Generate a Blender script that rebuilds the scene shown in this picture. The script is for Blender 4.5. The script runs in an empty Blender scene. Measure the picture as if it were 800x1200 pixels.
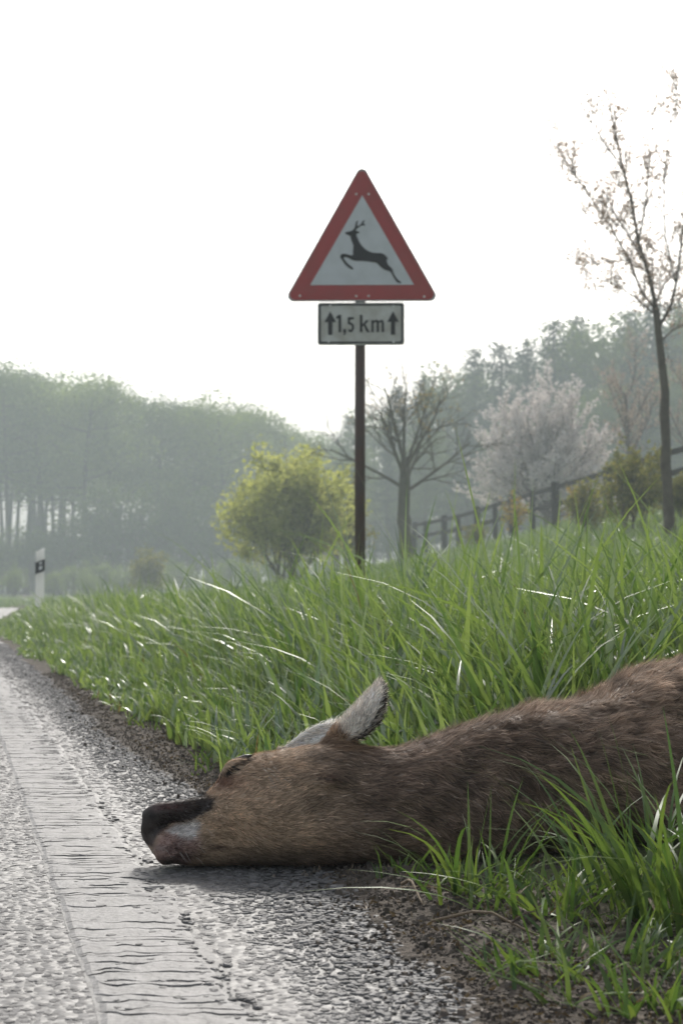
import bpy, bmesh, math, random
import numpy as np
from mathutils import Vector

# ------------------------------------------------------------------ camera, sky, sun, exposure
S = bpy.context.scene
COL = S.collection
FPX = 1883.0                      # focal length in pixels of the 800 x 1200 photograph
CAM_H = 0.30

cam_d = bpy.data.cameras.new('camera')
cam = bpy.data.objects.new('camera', cam_d); COL.objects.link(cam)
cam.location = (0, 0, CAM_H)
cam.rotation_euler = (math.radians(90) + math.atan(100 / FPX), 0, 0)
cam_d.sensor_fit = 'VERTICAL'; cam_d.sensor_height = 36.0
cam_d.lens = 36.0 * FPX / 1200
cam_d.clip_start = 0.02; cam_d.clip_end = 3000
cam_d.dof.use_dof = True; cam_d.dof.focus_distance = 1.85; cam_d.dof.aperture_fstop = 15
S.camera = cam

SUN_EL, SUN_AZ = 40.0, 6.0         # degrees; azimuth clockwise from +Y (straight ahead)
w = bpy.data.worlds.new('World'); S.world = w; w.use_nodes = True
nt = w.node_tree; nt.nodes.clear()
sky = nt.nodes.new('ShaderNodeTexSky'); sky.sky_type = 'NISHITA'; sky.sun_disc = False
sky.sun_elevation = math.radians(SUN_EL); sky.sun_rotation = math.radians(SUN_AZ)
sky.air_density = 1.0; sky.dust_density = 5.0; sky.ozone_density = 1.0
hsv = nt.nodes.new('ShaderNodeHueSaturation'); hsv.inputs['Saturation'].default_value = 0.45
bg = nt.nodes.new('ShaderNodeBackground'); bg.inputs['Strength'].default_value = 0.15
out = nt.nodes.new('ShaderNodeOutputWorld')
nt.links.new(sky.outputs[0], hsv.inputs['Color']); nt.links.new(hsv.outputs[0], bg.inputs['Color'])
nt.links.new(bg.outputs[0], out.inputs['Surface'])

sun_d = bpy.data.lights.new('sun', 'SUN'); sun_d.energy = 2.6; sun_d.angle = math.radians(5)
sun_d.color = (1.0, 0.97, 0.91)
sun = bpy.data.objects.new('sun', sun_d); COL.objects.link(sun)
_e, _a = math.radians(SUN_EL), math.radians(SUN_AZ)
sdir = Vector((math.sin(_a) * math.cos(_e), math.cos(_a) * math.cos(_e), math.sin(_e)))
sun.rotation_euler = sdir.to_track_quat('Z', 'Y').to_euler()
sun.location = sdir * 60

vs = S.view_settings
vs.view_transform = 'Standard'; vs.look = 'None'; vs.gamma = 1.0; vs.use_curve_mapping = False
vs.exposure = 0.30
HAZE_DENSITY = 0.0035
c = S.cycles
c.max_bounces = 8; c.diffuse_bounces = 3; c.glossy_bounces = 2; c.transmission_bounces = 4
c.transparent_max_bounces = 8; c.volume_bounces = 1
c.caustics_reflective = False; c.caustics_refractive = False
c.use_denoising = True
try: c.denoiser = 'OPENIMAGEDENOISE'
except Exception: pass
c.sample_clamp_indirect = 6

# ------------------------------------------------------------------ helpers
PITCH = math.atan(100 / FPX)
def pz(v, D): return CAM_H + D * math.tan(PITCH + math.atan((600 - v) / FPX))      # height of photograph row v at distance D
def pxx(u, v, D): return (u - 400) / FPX * (D * math.cos(PITCH) + (pz(v, D) - CAM_H) * math.sin(PITCH))
def RNG(s): return np.random.default_rng(s)

class MB:
    """collects vertices, quads, tris (and per-vertex colours) for ONE mesh"""
    def __init__(self): self.v = []; self.q = []; self.t = []; self.c = []; self.n = 0
    def add(self, V, quads=None, tris=None, col=None):
        V = np.asarray(V, float).reshape(-1, 3)
        self.v.append(V)
        if quads is not None and len(quads): self.q.append(np.asarray(quads, np.int64) + self.n)
        if tris is not None and len(tris): self.t.append(np.asarray(tris, np.int64) + self.n)
        if col is not None:
            self.c.append(np.broadcast_to(np.asarray(col, float), (len(V), 3)))
        self.n += len(V)
    def mesh(self, name, smooth=False):
        V = np.concatenate(self.v) if self.v else np.zeros((0, 3))
        q = np.concatenate(self.q) if self.q else np.zeros((0, 4), np.int64)
        t = np.concatenate(self.t) if self.t else np.zeros((0, 3), np.int64)
        me = bpy.data.meshes.new(name)
        me.vertices.add(len(V)); me.vertices.foreach_set('co', V.astype(np.float32).ravel())
        nl = q.size + t.size
        me.loops.add(nl)
        me.loops.foreach_set('vertex_index', np.concatenate([q.ravel(), t.ravel()]).astype(np.int32))
        me.polygons.add(len(q) + len(t))
        ls = np.concatenate([np.arange(len(q)) * 4, q.size + np.arange(len(t)) * 3])
        me.polygons.foreach_set('loop_start', ls.astype(np.int32))
        me.polygons.foreach_set('use_smooth', np.full(len(q) + len(t), smooth))
        me.update(calc_edges=True)
        if self.c:
            C = np.concatenate(self.c); C = np.concatenate([C, np.ones((len(C), 1))], 1)
            at = me.color_attributes.new('Col', 'FLOAT_COLOR', 'POINT')
            at.data.foreach_set('color', C.astype(np.float32).ravel())
        return me
    def build(self, name, mat, parent=None, smooth=False):
        return obj(name, self.mesh(name, smooth), mat, parent)

def obj(name, me, mat=None, parent=None):
    o = bpy.data.objects.new(name, me); COL.objects.link(o)
    if mat is not None:
        me.materials.clear(); me.materials.append(mat)
    if parent is not None: o.parent = parent
    return o
def empty(name, loc=(0, 0, 0), rz=0.0):
    o = bpy.data.objects.new(name, None); COL.objects.link(o)
    o.location = loc; o.rotation_euler = (0, 0, rz); o.empty_display_size = 0.1
    return o
def tag(o, label=None, cat=None, group=None, kind=None):
    if label: o['label'] = label
    if cat: o['category'] = cat
    if group: o['group'] = group
    if kind: o['kind'] = kind
    return o
def copy_tree(o, parent=None):
    k = o.copy(); COL.objects.link(k); k.parent = parent
    for ch in list(o.children): copy_tree(ch, k)
    return k

def tube(mb, P, R, sides=5, cap=True, col=None):
    P = np.asarray(P, float); n = len(P); R = np.broadcast_to(np.asarray(R, float), (n,))
    T = np.gradient(P, axis=0); T /= np.linalg.norm(T, axis=1, keepdims=True) + 1e-9
    ref = np.array([0, 0, 1.0]) if abs(T[:, 2]).mean() < 0.8 else np.array([1.0, 0, 0])
    A = np.cross(T, ref); A /= np.linalg.norm(A, axis=1, keepdims=True) + 1e-9
    B = np.cross(T, A)
    th = np.arange(sides) * 2 * np.pi / sides
    V = P[:, None] + R[:, None, None] * (np.cos(th)[None, :, None] * A[:, None] + np.sin(th)[None, :, None] * B[:, None])
    i = np.arange(n - 1)[:, None] * sides; j = np.arange(sides)[None]; k = (j + 1) % sides
    q = np.stack([i + j, i + k, i + sides + k, i + sides + j], -1).reshape(-1, 4)
    V = V.reshape(-1, 3); t = []
    if cap:
        V = np.concatenate([V, P[:1], P[-1:]]); a, b = n * sides, n * sides + 1
        for jj in range(sides):
            kk = (jj + 1) % sides
            t.append((a, kk, jj)); t.append((b, (n - 1) * sides + jj, (n - 1) * sides + kk))
    mb.add(V, q, t, col)

def box(mb, lo, hi, col=None):
    x0, y0, z0 = lo; x1, y1, z1 = hi
    V = [(x0,y0,z0),(x1,y0,z0),(x1,y1,z0),(x0,y1,z0),(x0,y0,z1),(x1,y0,z1),(x1,y1,z1),(x0,y1,z1)]
    mb.add(V, [(0,3,2,1),(4,5,6,7),(0,1,5,4),(1,2,6,5),(2,3,7,6),(3,0,4,7)], None, col)

def prism_xz(mb, pts, y0, y1):
    """closed outline in x,z extruded from y0 (front) to y1 (back); concave outlines are triangulated"""
    from mathutils.geometry import tessellate_polygon
    n = len(pts)
    V = [(x, y0, z) for x, z in pts] + [(x, y1, z) for x, z in pts]
    tr = tessellate_polygon([[Vector((x, z, 0)) for x, z in pts]])
    t = [tuple(a) for a in tr] + [tuple(n + i for i in reversed(a)) for a in tr]
    q = [(i, (i + 1) % n, n + (i + 1) % n, n + i) for i in range(n)]
    mb.add(V, q, t)

def leaves(mb, C, size, rng, upbias=0.0, aspect=0.6, col=None, nrm=None):
    """diamond shaped leaves, randomly turned"""
    C = np.asarray(C, float); n = len(C)
    a = rng.normal(size=(n, 3)); a[:, 2] -= upbias; a /= np.linalg.norm(a, axis=1, keepdims=True)
    if nrm is not None:
        nn_ = nrm + rng.normal(0, 0.45, (n, 3)); a = np.cross(nn_, a); a /= np.linalg.norm(a, axis=1, keepdims=True) + 1e-9; b = np.cross(a, nn_)
    else: b = np.cross(a, rng.normal(size=(n, 3)))
    b /= np.linalg.norm(b, axis=1, keepdims=True) + 1e-9
    s = (size * rng.uniform(0.6, 1.35, n))[:, None]
    bb = b * s * aspect * 0.5; aa = a * s * 0.5
    nn = np.cross(a, b) * s * 0.12
    V = np.stack([C - aa, C + bb + nn, C + aa, C - bb + nn], 1).reshape(-1, 3)
    q = np.arange(4 * n).reshape(n, 4)
    mb.add(V, q, None, col)

def sm(x, a, b):
    t = np.clip((np.asarray(x, float) - a) / (b - a), 0, 1); return t * t * (3 - 2 * t)

def vnoise(x, y, seed=0):
    """smooth value noise, about -1..1"""
    x = np.asarray(x, float); y = np.asarray(y, float)
    xi = np.floor(x).astype(np.int64); yi = np.floor(y).astype(np.int64); fx = x - xi; fy = y - yi
    def h(i, j):
        n = (i * 374761393 + j * 668265263 + seed * 1442695041) & 0x7fffffff
        n = ((n ^ (n >> 13)) * 1274126177) & 0x7fffffff
        n = n ^ (n >> 16)
        return (n & 0xffff) / 32767.5 - 1
    u = fx * fx * (3 - 2 * fx); v = fy * fy * (3 - 2 * fy)
    return (h(xi, yi) * (1 - u) + h(xi + 1, yi) * u) * (1 - v) + (h(xi, yi + 1) * (1 - u) + h(xi + 1, yi + 1) * u) * v

# ------------------------------------------------------------------ materials
def new_mat(name):
    m = bpy.data.materials.new(name); m.use_nodes = True
    m.node_tree.nodes.clear(); return m, m.node_tree
def principled(name, col, rough=0.6, spec=0.5, metallic=0.0, noise=None, bump=None, attr=False, island=0.0, coord='Object'):
    """noise=(scale, other colour, detail); bump=(scale, strength, distance)"""
    m, t = new_mat(name); N = t.nodes; L = t.links
    o = N.new('ShaderNodeOutputMaterial'); b = N.new('ShaderNodeBsdfPrincipled'); L.new(b.outputs[0], o.inputs[0])
    b.inputs['Roughness'].default_value = rough; b.inputs['Metallic'].default_value = metallic
    b.inputs['Specular IOR Level'].default_value = spec
    tc = N.new('ShaderNodeTexCoord')
    src = None
    if attr:
        a = N.new('ShaderNodeAttribute'); a.attribute_name = 'Col'; src = a.outputs['Color']
    if noise:
        n = N.new('ShaderNodeTexNoise'); n.inputs['Scale'].default_value = noise[0]; n.inputs['Detail'].default_value = noise[2] if len(noise) > 2 else 5
        L.new(tc.outputs[coord], n.inputs['Vector'])
        r = N.new('ShaderNodeMapRange'); r.inputs[1].default_value = 0.35; r.inputs[2].default_value = 0.65
        L.new(n.outputs['Fac'], r.inputs[0])
        mx = N.new('ShaderNodeMix'); mx.data_type = 'RGBA'
        L.new(r.outputs[0], mx.inputs['Factor'])
        if src: L.new(src, mx.inputs['A'])
        else: mx.inputs['A'].default_value = (*col, 1)
        mx.inputs['B'].default_value = (*noise[1], 1); src = mx.outputs['Result']
    if island:
        g = N.new('ShaderNodeNewGeometry'); r = N.new('ShaderNodeMapRange')
        r.inputs[3].default_value = 1 - island; r.inputs[4].default_value = 1 + island
        L.new(g.outputs['Random Per Island'], r.inputs[0])
        mx = N.new('ShaderNodeMix'); mx.data_type = 'RGBA'; mx.blend_type = 'MULTIPLY'; mx.inputs['Factor'].default_value = 1
        if src: L.new(src, mx.inputs['A'])
        else: mx.inputs['A'].default_value = (*col, 1)
        L.new(r.outputs[0], mx.inputs['B']); src = mx.outputs['Result']
    if src: L.new(src, b.inputs['Base Color'])
    else: b.inputs['Base Color'].default_value = (*col, 1)
    if bump:
        n = N.new('ShaderNodeTexNoise'); n.inputs['Scale'].default_value = bump[0]; n.inputs['Detail'].default_value = 6
        L.new(tc.outputs[coord], n.inputs['Vector'])
        bp = N.new('ShaderNodeBump'); bp.inputs['Strength'].default_value = bump[1]; bp.inputs['Distance'].default_value = bump[2]
        L.new(n.outputs['Fac'], bp.inputs['Height']); L.new(bp.outputs[0], b.inputs['Normal'])
    return m

def leaf_mat(name, c1, c2, trans=0.4, gloss=0.04, rough=0.4, tint=None, attr=False):
    """each leaf (mesh island) its own shade between c1 and c2; light passes through"""
    m, t = new_mat(name); N = t.nodes; L = t.links
    o = N.new('ShaderNodeOutputMaterial')
    g = N.new('ShaderNodeNewGeometry'); mx = N.new('ShaderNodeMix'); mx.data_type = 'RGBA'
    L.new(g.outputs['Random Per Island'], mx.inputs['Factor'])
    mx.inputs['A'].default_value = (*c1, 1); mx.inputs['B'].default_value = (*c2, 1)
    csrc = mx.outputs['Result']
    if attr:
        a = N.new('ShaderNodeAttribute'); a.attribute_name = 'Col'
        mm = N.new('ShaderNodeMix'); mm.data_type = 'RGBA'; mm.blend_type = 'MULTIPLY'; mm.inputs['Factor'].default_value = 1
        L.new(csrc, mm.inputs['A']); L.new(a.outputs['Color'], mm.inputs['B']); csrc = mm.outputs['Result']
    d = N.new('ShaderNodeBsdfDiffuse'); L.new(csrc, d.inputs['Color'])
    tr = N.new('ShaderNodeBsdfTranslucent')
    tm = N.new('ShaderNodeMix'); tm.data_type = 'RGBA'; tm.blend_type = 'MULTIPLY'; tm.inputs['Factor'].default_value = 1
    L.new(csrc, tm.inputs['A']); tm.inputs['B'].default_value = (*(tint or (1.25, 1.2, 0.7)), 1)
    L.new(tm.outputs['Result'], tr.inputs['Color'])
    s1 = N.new('ShaderNodeMixShader'); s1.inputs[0].default_value = trans
    L.new(d.outputs[0], s1.inputs[1]); L.new(tr.outputs[0], s1.inputs[2])
    gl = N.new('ShaderNodeBsdfGlossy'); gl.inputs['Roughness'].default_value = rough; gl.inputs['Color'].default_value = (1, 1, 1, 1)
    s2 = N.new('ShaderNodeMixShader'); s2.inputs[0].default_value = gloss
    L.new(s1.outputs[0], s2.inputs[1]); L.new(gl.outputs[0], s2.inputs[2]); L.new(s2.outputs[0], o.inputs[0])
    return m

# ------------------------------------------------------------------ the lie of the land
K = 0.243                                   # the road runs away to the left: x falls 0.243 m per metre of y
def xr(y):                                  # x of the asphalt's right edge
    y = np.asarray(y, float)
    return 0.36 - K * y + 0.055 * np.clip(y - 16, 0, 27)
def edge_off(y):                            # how far the broken asphalt edge strays from the straight line
    y = np.asarray(y, float)
    return 0.075 * np.exp(-((y - 2.0) / 0.75) ** 2) + 0.022 * vnoise(y * 4.0, y * 0 + 3.3, 11) + 0.012 * vnoise(y * 13.0, y * 0 + 1.3, 12)
def ground_z(x, y):
    x = np.asarray(x, float); y = np.asarray(y, float)
    yy = np.minimum(y, 43.0); s = x - (xr(yy) - 0.19 * (np.minimum(y, 150) - yy))
    hf = np.clip(3.4 - 0.055 * (y - 40), 1.2, 3.4)
    t = np.clip(s - 0.35, 0, None) / 17.65
    up = np.where(t < 1, t ** 1.9, 1 + 1.0 * (np.minimum(t, 4) - 1)) * hf
    eo = edge_off(np.clip(y, 0, 43)); base = -0.03 * (1 - sm(s - eo, -0.06, -0.005))
    near = np.exp(-(y / 14) ** 2)
    bump = sm(s - eo, -0.005, 0.06) * near * (0.006 * vnoise(x * 16, y * 16, 1) + 0.004 * vnoise(x * 41, y * 41, 2) + 0.003 * vnoise(x * 90, y * 90, 5) + 0.004)
    roll = sm(s, 0.5, 3.0) * (0.05 * vnoise(x * 0.7, y * 0.7, 3) + 0.12 * sm(y, 15, 40) * vnoise(x * 0.2, y * 0.2, 4))
    far = 0.008 * np.clip(y - 60, 0, 140) * (1 - sm(s, 0, 8))
    return base + up + bump + roll + far

M = {}
def ground_material():
    m, t = new_mat('ground_soil_and_turf'); N = t.nodes; L = t.links
    o = N.new('ShaderNodeOutputMaterial'); b = N.new('ShaderNodeBsdfPrincipled'); L.new(b.outputs[0], o.inputs[0])
    b.inputs['Roughness'].default_value = 0.95; b.inputs['Specular IOR Level'].default_value = 0.2
    tc = N.new('ShaderNodeTexCoord'); a = N.new('ShaderNodeAttribute'); a.attribute_name = 'Col'
    n = N.new('ShaderNodeTexNoise'); n.inputs['Scale'].default_value = 38; n.inputs['Detail'].default_value = 9
    L.new(tc.outputs['Object'], n.inputs['Vector'])
    cr = N.new('ShaderNodeMapRange'); cr.inputs[1].default_value = 0.3; cr.inputs[2].default_value = 0.7; cr.inputs[3].default_value = 0.5; cr.inputs[4].default_value = 1.5
    L.new(n.outputs['Fac'], cr.inputs[0])
    mx = N.new('ShaderNodeMix'); mx.data_type = 'RGBA'; mx.blend_type = 'MULTIPLY'; mx.inputs['Factor'].default_value = 1
    L.new(a.outputs['Color'], mx.inputs['A']); L.new(cr.outputs[0], mx.inputs['B']); L.new(mx.outputs['Result'], b.inputs['Base Color'])
    v = N.new('ShaderNodeTexNoise'); v.inputs['Scale'].default_value = 120; v.inputs['Detail'].default_value = 6
    L.new(tc.outputs['Object'], v.inputs['Vector'])
    bp = N.new('ShaderNodeBump'); bp.inputs['Strength'].default_value = 0.8; bp.inputs['Distance'].default_value = 0.01
    L.new(v.outputs['Fac'], bp.inputs['Height']); L.new(bp.outputs[0], b.inputs['Normal'])
    return m
def grow_axis(knots):
    out = []
    for (a, b, step) in knots: out.append(np.arange(a, b, step))
    return np.concatenate(out + [[knots[-1][1]]])

def make_ground():
    ss = grow_axis([(-320, -40, 20), (-40, -8, 2), (-8, -1, .5), (-1, -.1, .15), (-.1, .9, .014), (.9, 2.5, .05), (2.5, 8, .2), (8, 30, 1), (30, 100, 5), (100, 320, 20)])
    yy = grow_axis([(-320, -40, 20), (-40, -4, 2), (-4, .8, .3), (.8, 3.2, .014), (3.2, 6, .04), (6, 14, .15), (14, 60, .7), (60, 140, 4), (140, 420, 20)])
    Sg, Y = np.meshgrid(ss, yy, indexing='ij')
    yc = np.clip(Y, -40, 43.0)
    X = Sg + xr(yc) - 0.19 * (np.minimum(Y, 150) - np.minimum(Y, 43.0)) * (Y > 43)
    Z = ground_z(X, Y)
    n, k = X.shape
    i = np.arange(n - 1)[:, None] * k + np.arange(k - 1)[None]
    q = np.stack([i, i + k, i + k + 1, i + 1], -1).reshape(-1, 4)
    soil = np.array([0.088, 0.074, 0.062]); turf = np.array([0.07, 0.095, 0.028])
    f = (sm(Sg + 0.06 * vnoise(X * 5, Y * 5, 9) + 0.12 * sm(Y, 3, 7), 0.12, 0.38)) * (1 - 0.55 * np.exp(-((Y - 1.2) / 0.8) ** 2))
    f = np.where(Sg < -0.5, 1.0, f)
    Cc = soil + (turf - soil) * f[..., None]
    mb = MB(); mb.add(np.stack([X, Y, Z], -1), q, None, Cc.reshape(-1, 3))
    o = mb.build('ground', ground_material(), None, True)
    tag(o, 'soil verge and grassy bank rising to the right of the road', 'ground', kind='structure')
make_ground()

# ------------------------------------------------------------------ road, chippings, edge line
def asphalt_material():
    m, t = new_mat('asphalt'); N = t.nodes; L = t.links
    o = N.new('ShaderNodeOutputMaterial'); b = N.new('ShaderNodeBsdfPrincipled'); L.new(b.outputs[0], o.inputs[0])
    b.inputs['Roughness'].default_value = 0.55; b.inputs['Specular IOR Level'].default_value = 0.5
    tc = N.new('ShaderNodeTexCoord')
    v = N.new('ShaderNodeTexVoronoi'); v.inputs['Scale'].default_value = 95; L.new(tc.outputs['Object'], v.inputs['Vector'])
    n = N.new('ShaderNodeTexNoise'); n.inputs['Scale'].default_value = 2.2; n.inputs['Detail'].default_value = 6; L.new(tc.outputs['Object'], n.inputs['Vector'])
    sx = N.new('ShaderNodeSeparateColor'); L.new(v.outputs['Color'], sx.inputs[0])
    r = N.new('ShaderNodeMapRange'); r.inputs[3].default_value = 0.06; r.inputs[4].default_value = 0.15; L.new(sx.outputs[0], r.inputs[0])
    r2 = N.new('ShaderNodeMapRange'); r2.inputs[1].default_value = .3; r2.inputs[2].default_value = .7; r2.inputs[3].default_value = 0.75; r2.inputs[4].default_value = 1.2; L.new(n.outputs['Fac'], r2.inputs[0])
    mu = N.new('ShaderNodeMath'); mu.operation = 'MULTIPLY'; L.new(r.outputs[0], mu.inputs[0]); L.new(r2.outputs[0], mu.inputs[1])
    mx = N.new('ShaderNodeMix'); mx.data_type = 'RGBA'; mx.blend_type = 'MULTIPLY'; mx.inputs['Factor'].default_value = 1
    mx.inputs['A'].default_value = (1.0, 0.97, 0.95, 1); L.new(mu.outputs[0], mx.inputs['B']); L.new(mx.outputs['Result'], b.inputs['Base Color'])
    bp = N.new('ShaderNodeBump'); bp.invert = True; bp.inputs['Strength'].default_value = 0.7; bp.inputs['Distance'].default_value = 0.004
    L.new(v.outputs['Distance'], bp.inputs['Height']); L.new(bp.outputs[0], b.inputs['Normal'])
    return m
M['asphalt'] = asphalt_material()
M['chip'] = principled('road_chippings', (0.128, 0.124, 0.123), rough=0.65, spec=0.22, island=0.42)
M['paint'] = principled('worn_road_paint', (0.185, 0.181, 0.18), rough=0.55, spec=0.35, noise=(46, (0.11, 0.108, 0.107), 10), bump=(160, 0.5, 0.003))

def road_edge_rough(y):
    return xr(y) + edge_off(y)
def make_road():
    mb = MB()
    ys = grow_axis([(-30, 0, 2), (0, .8, .1), (.8, 6, .03), (6, 16, .25), (16, 43, 1)])
    right = np.stack([xr(ys) - 0.05, ys], 1)
    cx, cy, r = right[-1, 0] - 9, 43.0, 9.0                      # then it bends away to the left
    a = np.linspace(0.1, math.pi * 0.52, 14)
    bend = np.stack([cx + r * np.cos(a), cy + r * np.sin(a) * 0.75], 1)
    tail = np.stack([np.linspace(bend[-1, 0] - 4, -160, 12), np.linspace(bend[-1, 1], 66, 12)], 1)
    P = np.concatenate([right, bend, tail]); T = np.gradient(P, axis=0); T /= np.linalg.norm(T, axis=1, keepdims=True)
    Nn = np.stack([-T[:, 1], T[:, 0]], 1)
    offs = [0.0, 0.06, 0.3, 1.0, 3.0, 5.6]
    n, k = len(P), len(offs)
    V = np.zeros((n, k + 1, 3))
    eo = np.zeros(n); eo[:len(ys)] = road_edge_rough(ys) - right[:, 0]      # the broken edge
    V[:, 0, :2] = P; V[:, 0, 0] += eo; V[:, 0, 2] = -0.02
    for j, w_ in enumerate(offs):
        V[:, j + 1, :2] = P + Nn * np.minimum(w_, 5.6); V[:, j + 1, 2] = 0.0
        if w_ == 0: V[:, 1, 0] += eo; V[:, 1, 2] = -0.003
    k += 1
    i = np.arange(n - 1)[:, None] * k + np.arange(k - 1)[None]
    mb.add(V, np.stack([i, i + k, i + k + 1, i + 1], -1).reshape(-1, 4))
    o = mb.build('road', M['asphalt'])
    return tag(o, 'grey chipped asphalt country road bending away to the left', 'road', kind='structure')
road = make_road()

def stones(mb, C, size, rng, flat=0.45, col=None, sides=6, tl=0.16):
    n = len(C); th = np.arange(sides) * 2 * np.pi / sides
    r1 = size[:, None] * rng.uniform(0.75, 1.2, (n, sides)) * 0.5
    th = th[None] + rng.uniform(0, 6.28, (n, 1)) + rng.uniform(-.3, .3, (n, sides))
    asp = rng.uniform(0.65, 1.0, (n, 1)); rot = rng.uniform(0, 6.28, (n, 1))
    def ring(rr, z):
        a = rr * np.cos(th); b = rr * np.sin(th) * asp
        x = a * np.cos(rot) - b * np.sin(rot); y = a * np.sin(rot) + b * np.cos(rot)
        return np.stack([C[:, :1] + x, C[:, 1:2] + y, C[:, 2:3] + z], -1)
    h = size[:, None] * flat
    tilt = rng.normal(0, tl, (n, 2))
    R0 = ring(r1, -0.3 * h + 0 * r1); rr = r1 * rng.uniform(0.55, 0.8, (n, sides))
    R1 = ring(rr, h * rng.uniform(0.75, 1.0, (n, sides)))
    for R in (R1,):
        R[..., 2] += (R[..., 0] - C[:, :1]) * tilt[:, :1] + (R[..., 1] - C[:, 1:2]) * tilt[:, 1:2]
    V = np.concatenate([R0, R1], 1); b = np.arange(n)[:, None] * (2 * sides)
    j = np.arange(sides)[None]; k = (j + 1) % sides
    q = np.stack([b + j, b + k, b + sides + k, b + sides + j], -1).reshape(-1, 4)
    t = np.concatenate([np.stack([b[:, 0] + sides, b[:, 0] + sides + jj, b[:, 0] + sides + jj + 1], -1) for jj in range(1, sides - 1)])
    mb.add(V.reshape(-1, 3), q, t, None if col is None else np.repeat(col, 2 * sides, 0))

L0, L1 = -0.250, -0.138                     # the edge line lies between these offsets from the asphalt edge
def make_chips():
    rng = RNG(5); mb = MB()
    ny = 125000; y = 0.75 + (10.5 - 0.75) * rng.random(ny) ** 2.6
    left = np.maximum(-0.235 * y - 0.12 - (xr(y)), -1.6); s = left + (0.12 - left) * rng.random(ny)
    x = xr(y) + s
    keep = s < edge_off(y) + 0.004
    on = (s > L0 + 0.005 + 0.006 * vnoise(y * 60, y * 0, 4)) & (s < L1 + 0.012 * vnoise(y * 25, y * 0 + 7, 6))
    keep &= ~(on & (rng.random(ny) < 0.94 - 0.45 * sm(s, L1 - 0.035, L1)))
    x, y, s, on = x[keep], y[keep], s[keep], on[keep]
    size = (0.0028 + 0.0085 * rng.random(len(x)) ** 2.6) * (1 + 0.15 * (y - 1))
    stones(mb, np.stack([x, y, np.where(on, 0.0011, -0.0006)], 1), size, rng, flat=0.11, tl=0.06)
    tag(mb.build('chippings', M['chip'], road), 'pale stone chippings standing proud of the asphalt', kind='stuff')
make_chips()

def make_edge_line():
    rng = RNG(8)
    # the base film of paint carries the line on into the distance, where single slabs can no longer be told apart
    mb = MB(); ys = grow_axis([(0.6, 6, .05), (6, 16, .4), (16, 41, 1)])
    e0 = xr(ys) + L0 + 0.004 * vnoise(ys * 9, ys * 0, 21); e1 = xr(ys) + L1 + 0.005 * vnoise(ys * 9, ys * 0 + 5, 22)
    V = np.concatenate([np.stack([e0, ys, np.full_like(ys, 0.0004)], 1), np.stack([e1, ys, np.full_like(ys, 0.0004)], 1)])
    n = len(ys); i = np.arange(n - 1)
    mb.add(V, np.stack([i, i + n, i + n + 1, i + 1], -1))
    film = principled('road_film', (0.09, 0.088, 0.086), rough=0.6, noise=(45, (0.14, 0.138, 0.135), 8), bump=(110, 0.5, 0.003))
    line = mb.build('edge_line', film, road)
    line['label'] = 'worn white edge line cracked across into narrow bars'
    yb = 0.70; nx = 21
    fr = np.linspace(0, 1, nx)
    a = 0.005 * vnoise(fr * 5, fr * 0 + yb * 30, 31)
    while yb < 7.0:
        ln = 0.010 + 0.030 * rng.random() ** 1.5 * (1 + 0.10 * yb)
        b = ln + 0.0080 * vnoise(fr * 4.5, fr * 0 + yb * 37.7, 32) + 0.0045 * vnoise(fr * 12, fr * 0 + yb * 11.7, 33)
        gap = rng.uniform(0.0025, 0.0075) * np.clip(0.45 + 1.3 * vnoise(fr * 5, fr * 0 + yb * 53, 34), 0.04, 1.2)
        cut = -rng.uniform(0.005, 0.03) if rng.random() < 0.12 else 0.0
        th = rng.uniform(0.0014, 0.0018)
        lo = yb + a; hi = yb + np.maximum(b - gap, a + 0.006)
        e0 = lambda y: L0 + 0.003 * vnoise(y * 30, y * 0 + .5, 38) + 0.0022 * vnoise(y * 110, y * 0 + .5, 40)
        e1 = lambda y: L1 + 0.010 * vnoise(y * 7, y * 0 + 2.5, 39) + 0.006 * vnoise(y * 45, y * 0 + .5, 41)
        def ring(ins, z):
            l = lo + ins; h = np.maximum(hi - ins, l + 0.002)
            ua = e0(l) + (e1(l) - e0(l)) * fr + cut * fr + ins * (0.5 - fr) * 2; ub = e0(h) + (e1(h) - e0(h)) * fr + cut * fr + ins * (0.5 - fr) * 2
            if ins: ua = ua + 0.006 * (1 - fr) ** 12 - 0.006 * fr ** 12; ub = ub + 0.006 * (1 - fr) ** 12 - 0.006 * fr ** 12
            A = np.stack([xr(l) + ua, l, z + 0 * l], 1); B = np.stack([xr(h) + ub, h, z + 0.0004 * vnoise(fr * 6, fr * 0 + yb, 35)], 1)
            return np.concatenate([A, B])
        V = np.concatenate([ring(0, 0.0), ring(0.0006, th)])
        q = []; m = nx
        for i in range(m - 1):
            q.append((2 * m + i, 2 * m + i + 1, 3 * m + i + 1, 3 * m + i))
            q.append((i, i + 1, 2 * m + i + 1, 2 * m + i)); q.append((m + i + 1, m + i, 3 * m + i, 3 * m + i + 1))
        q.append((m, 0, 2 * m, 3 * m)); q.append((m - 1, 2 * m - 1, 4 * m - 1, 3 * m - 1))
        sl = MB(); sl.add(V, q); sl.build('paint_bar', M['paint'], line)
        yb += ln; a = b - ln
make_edge_line()

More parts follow.
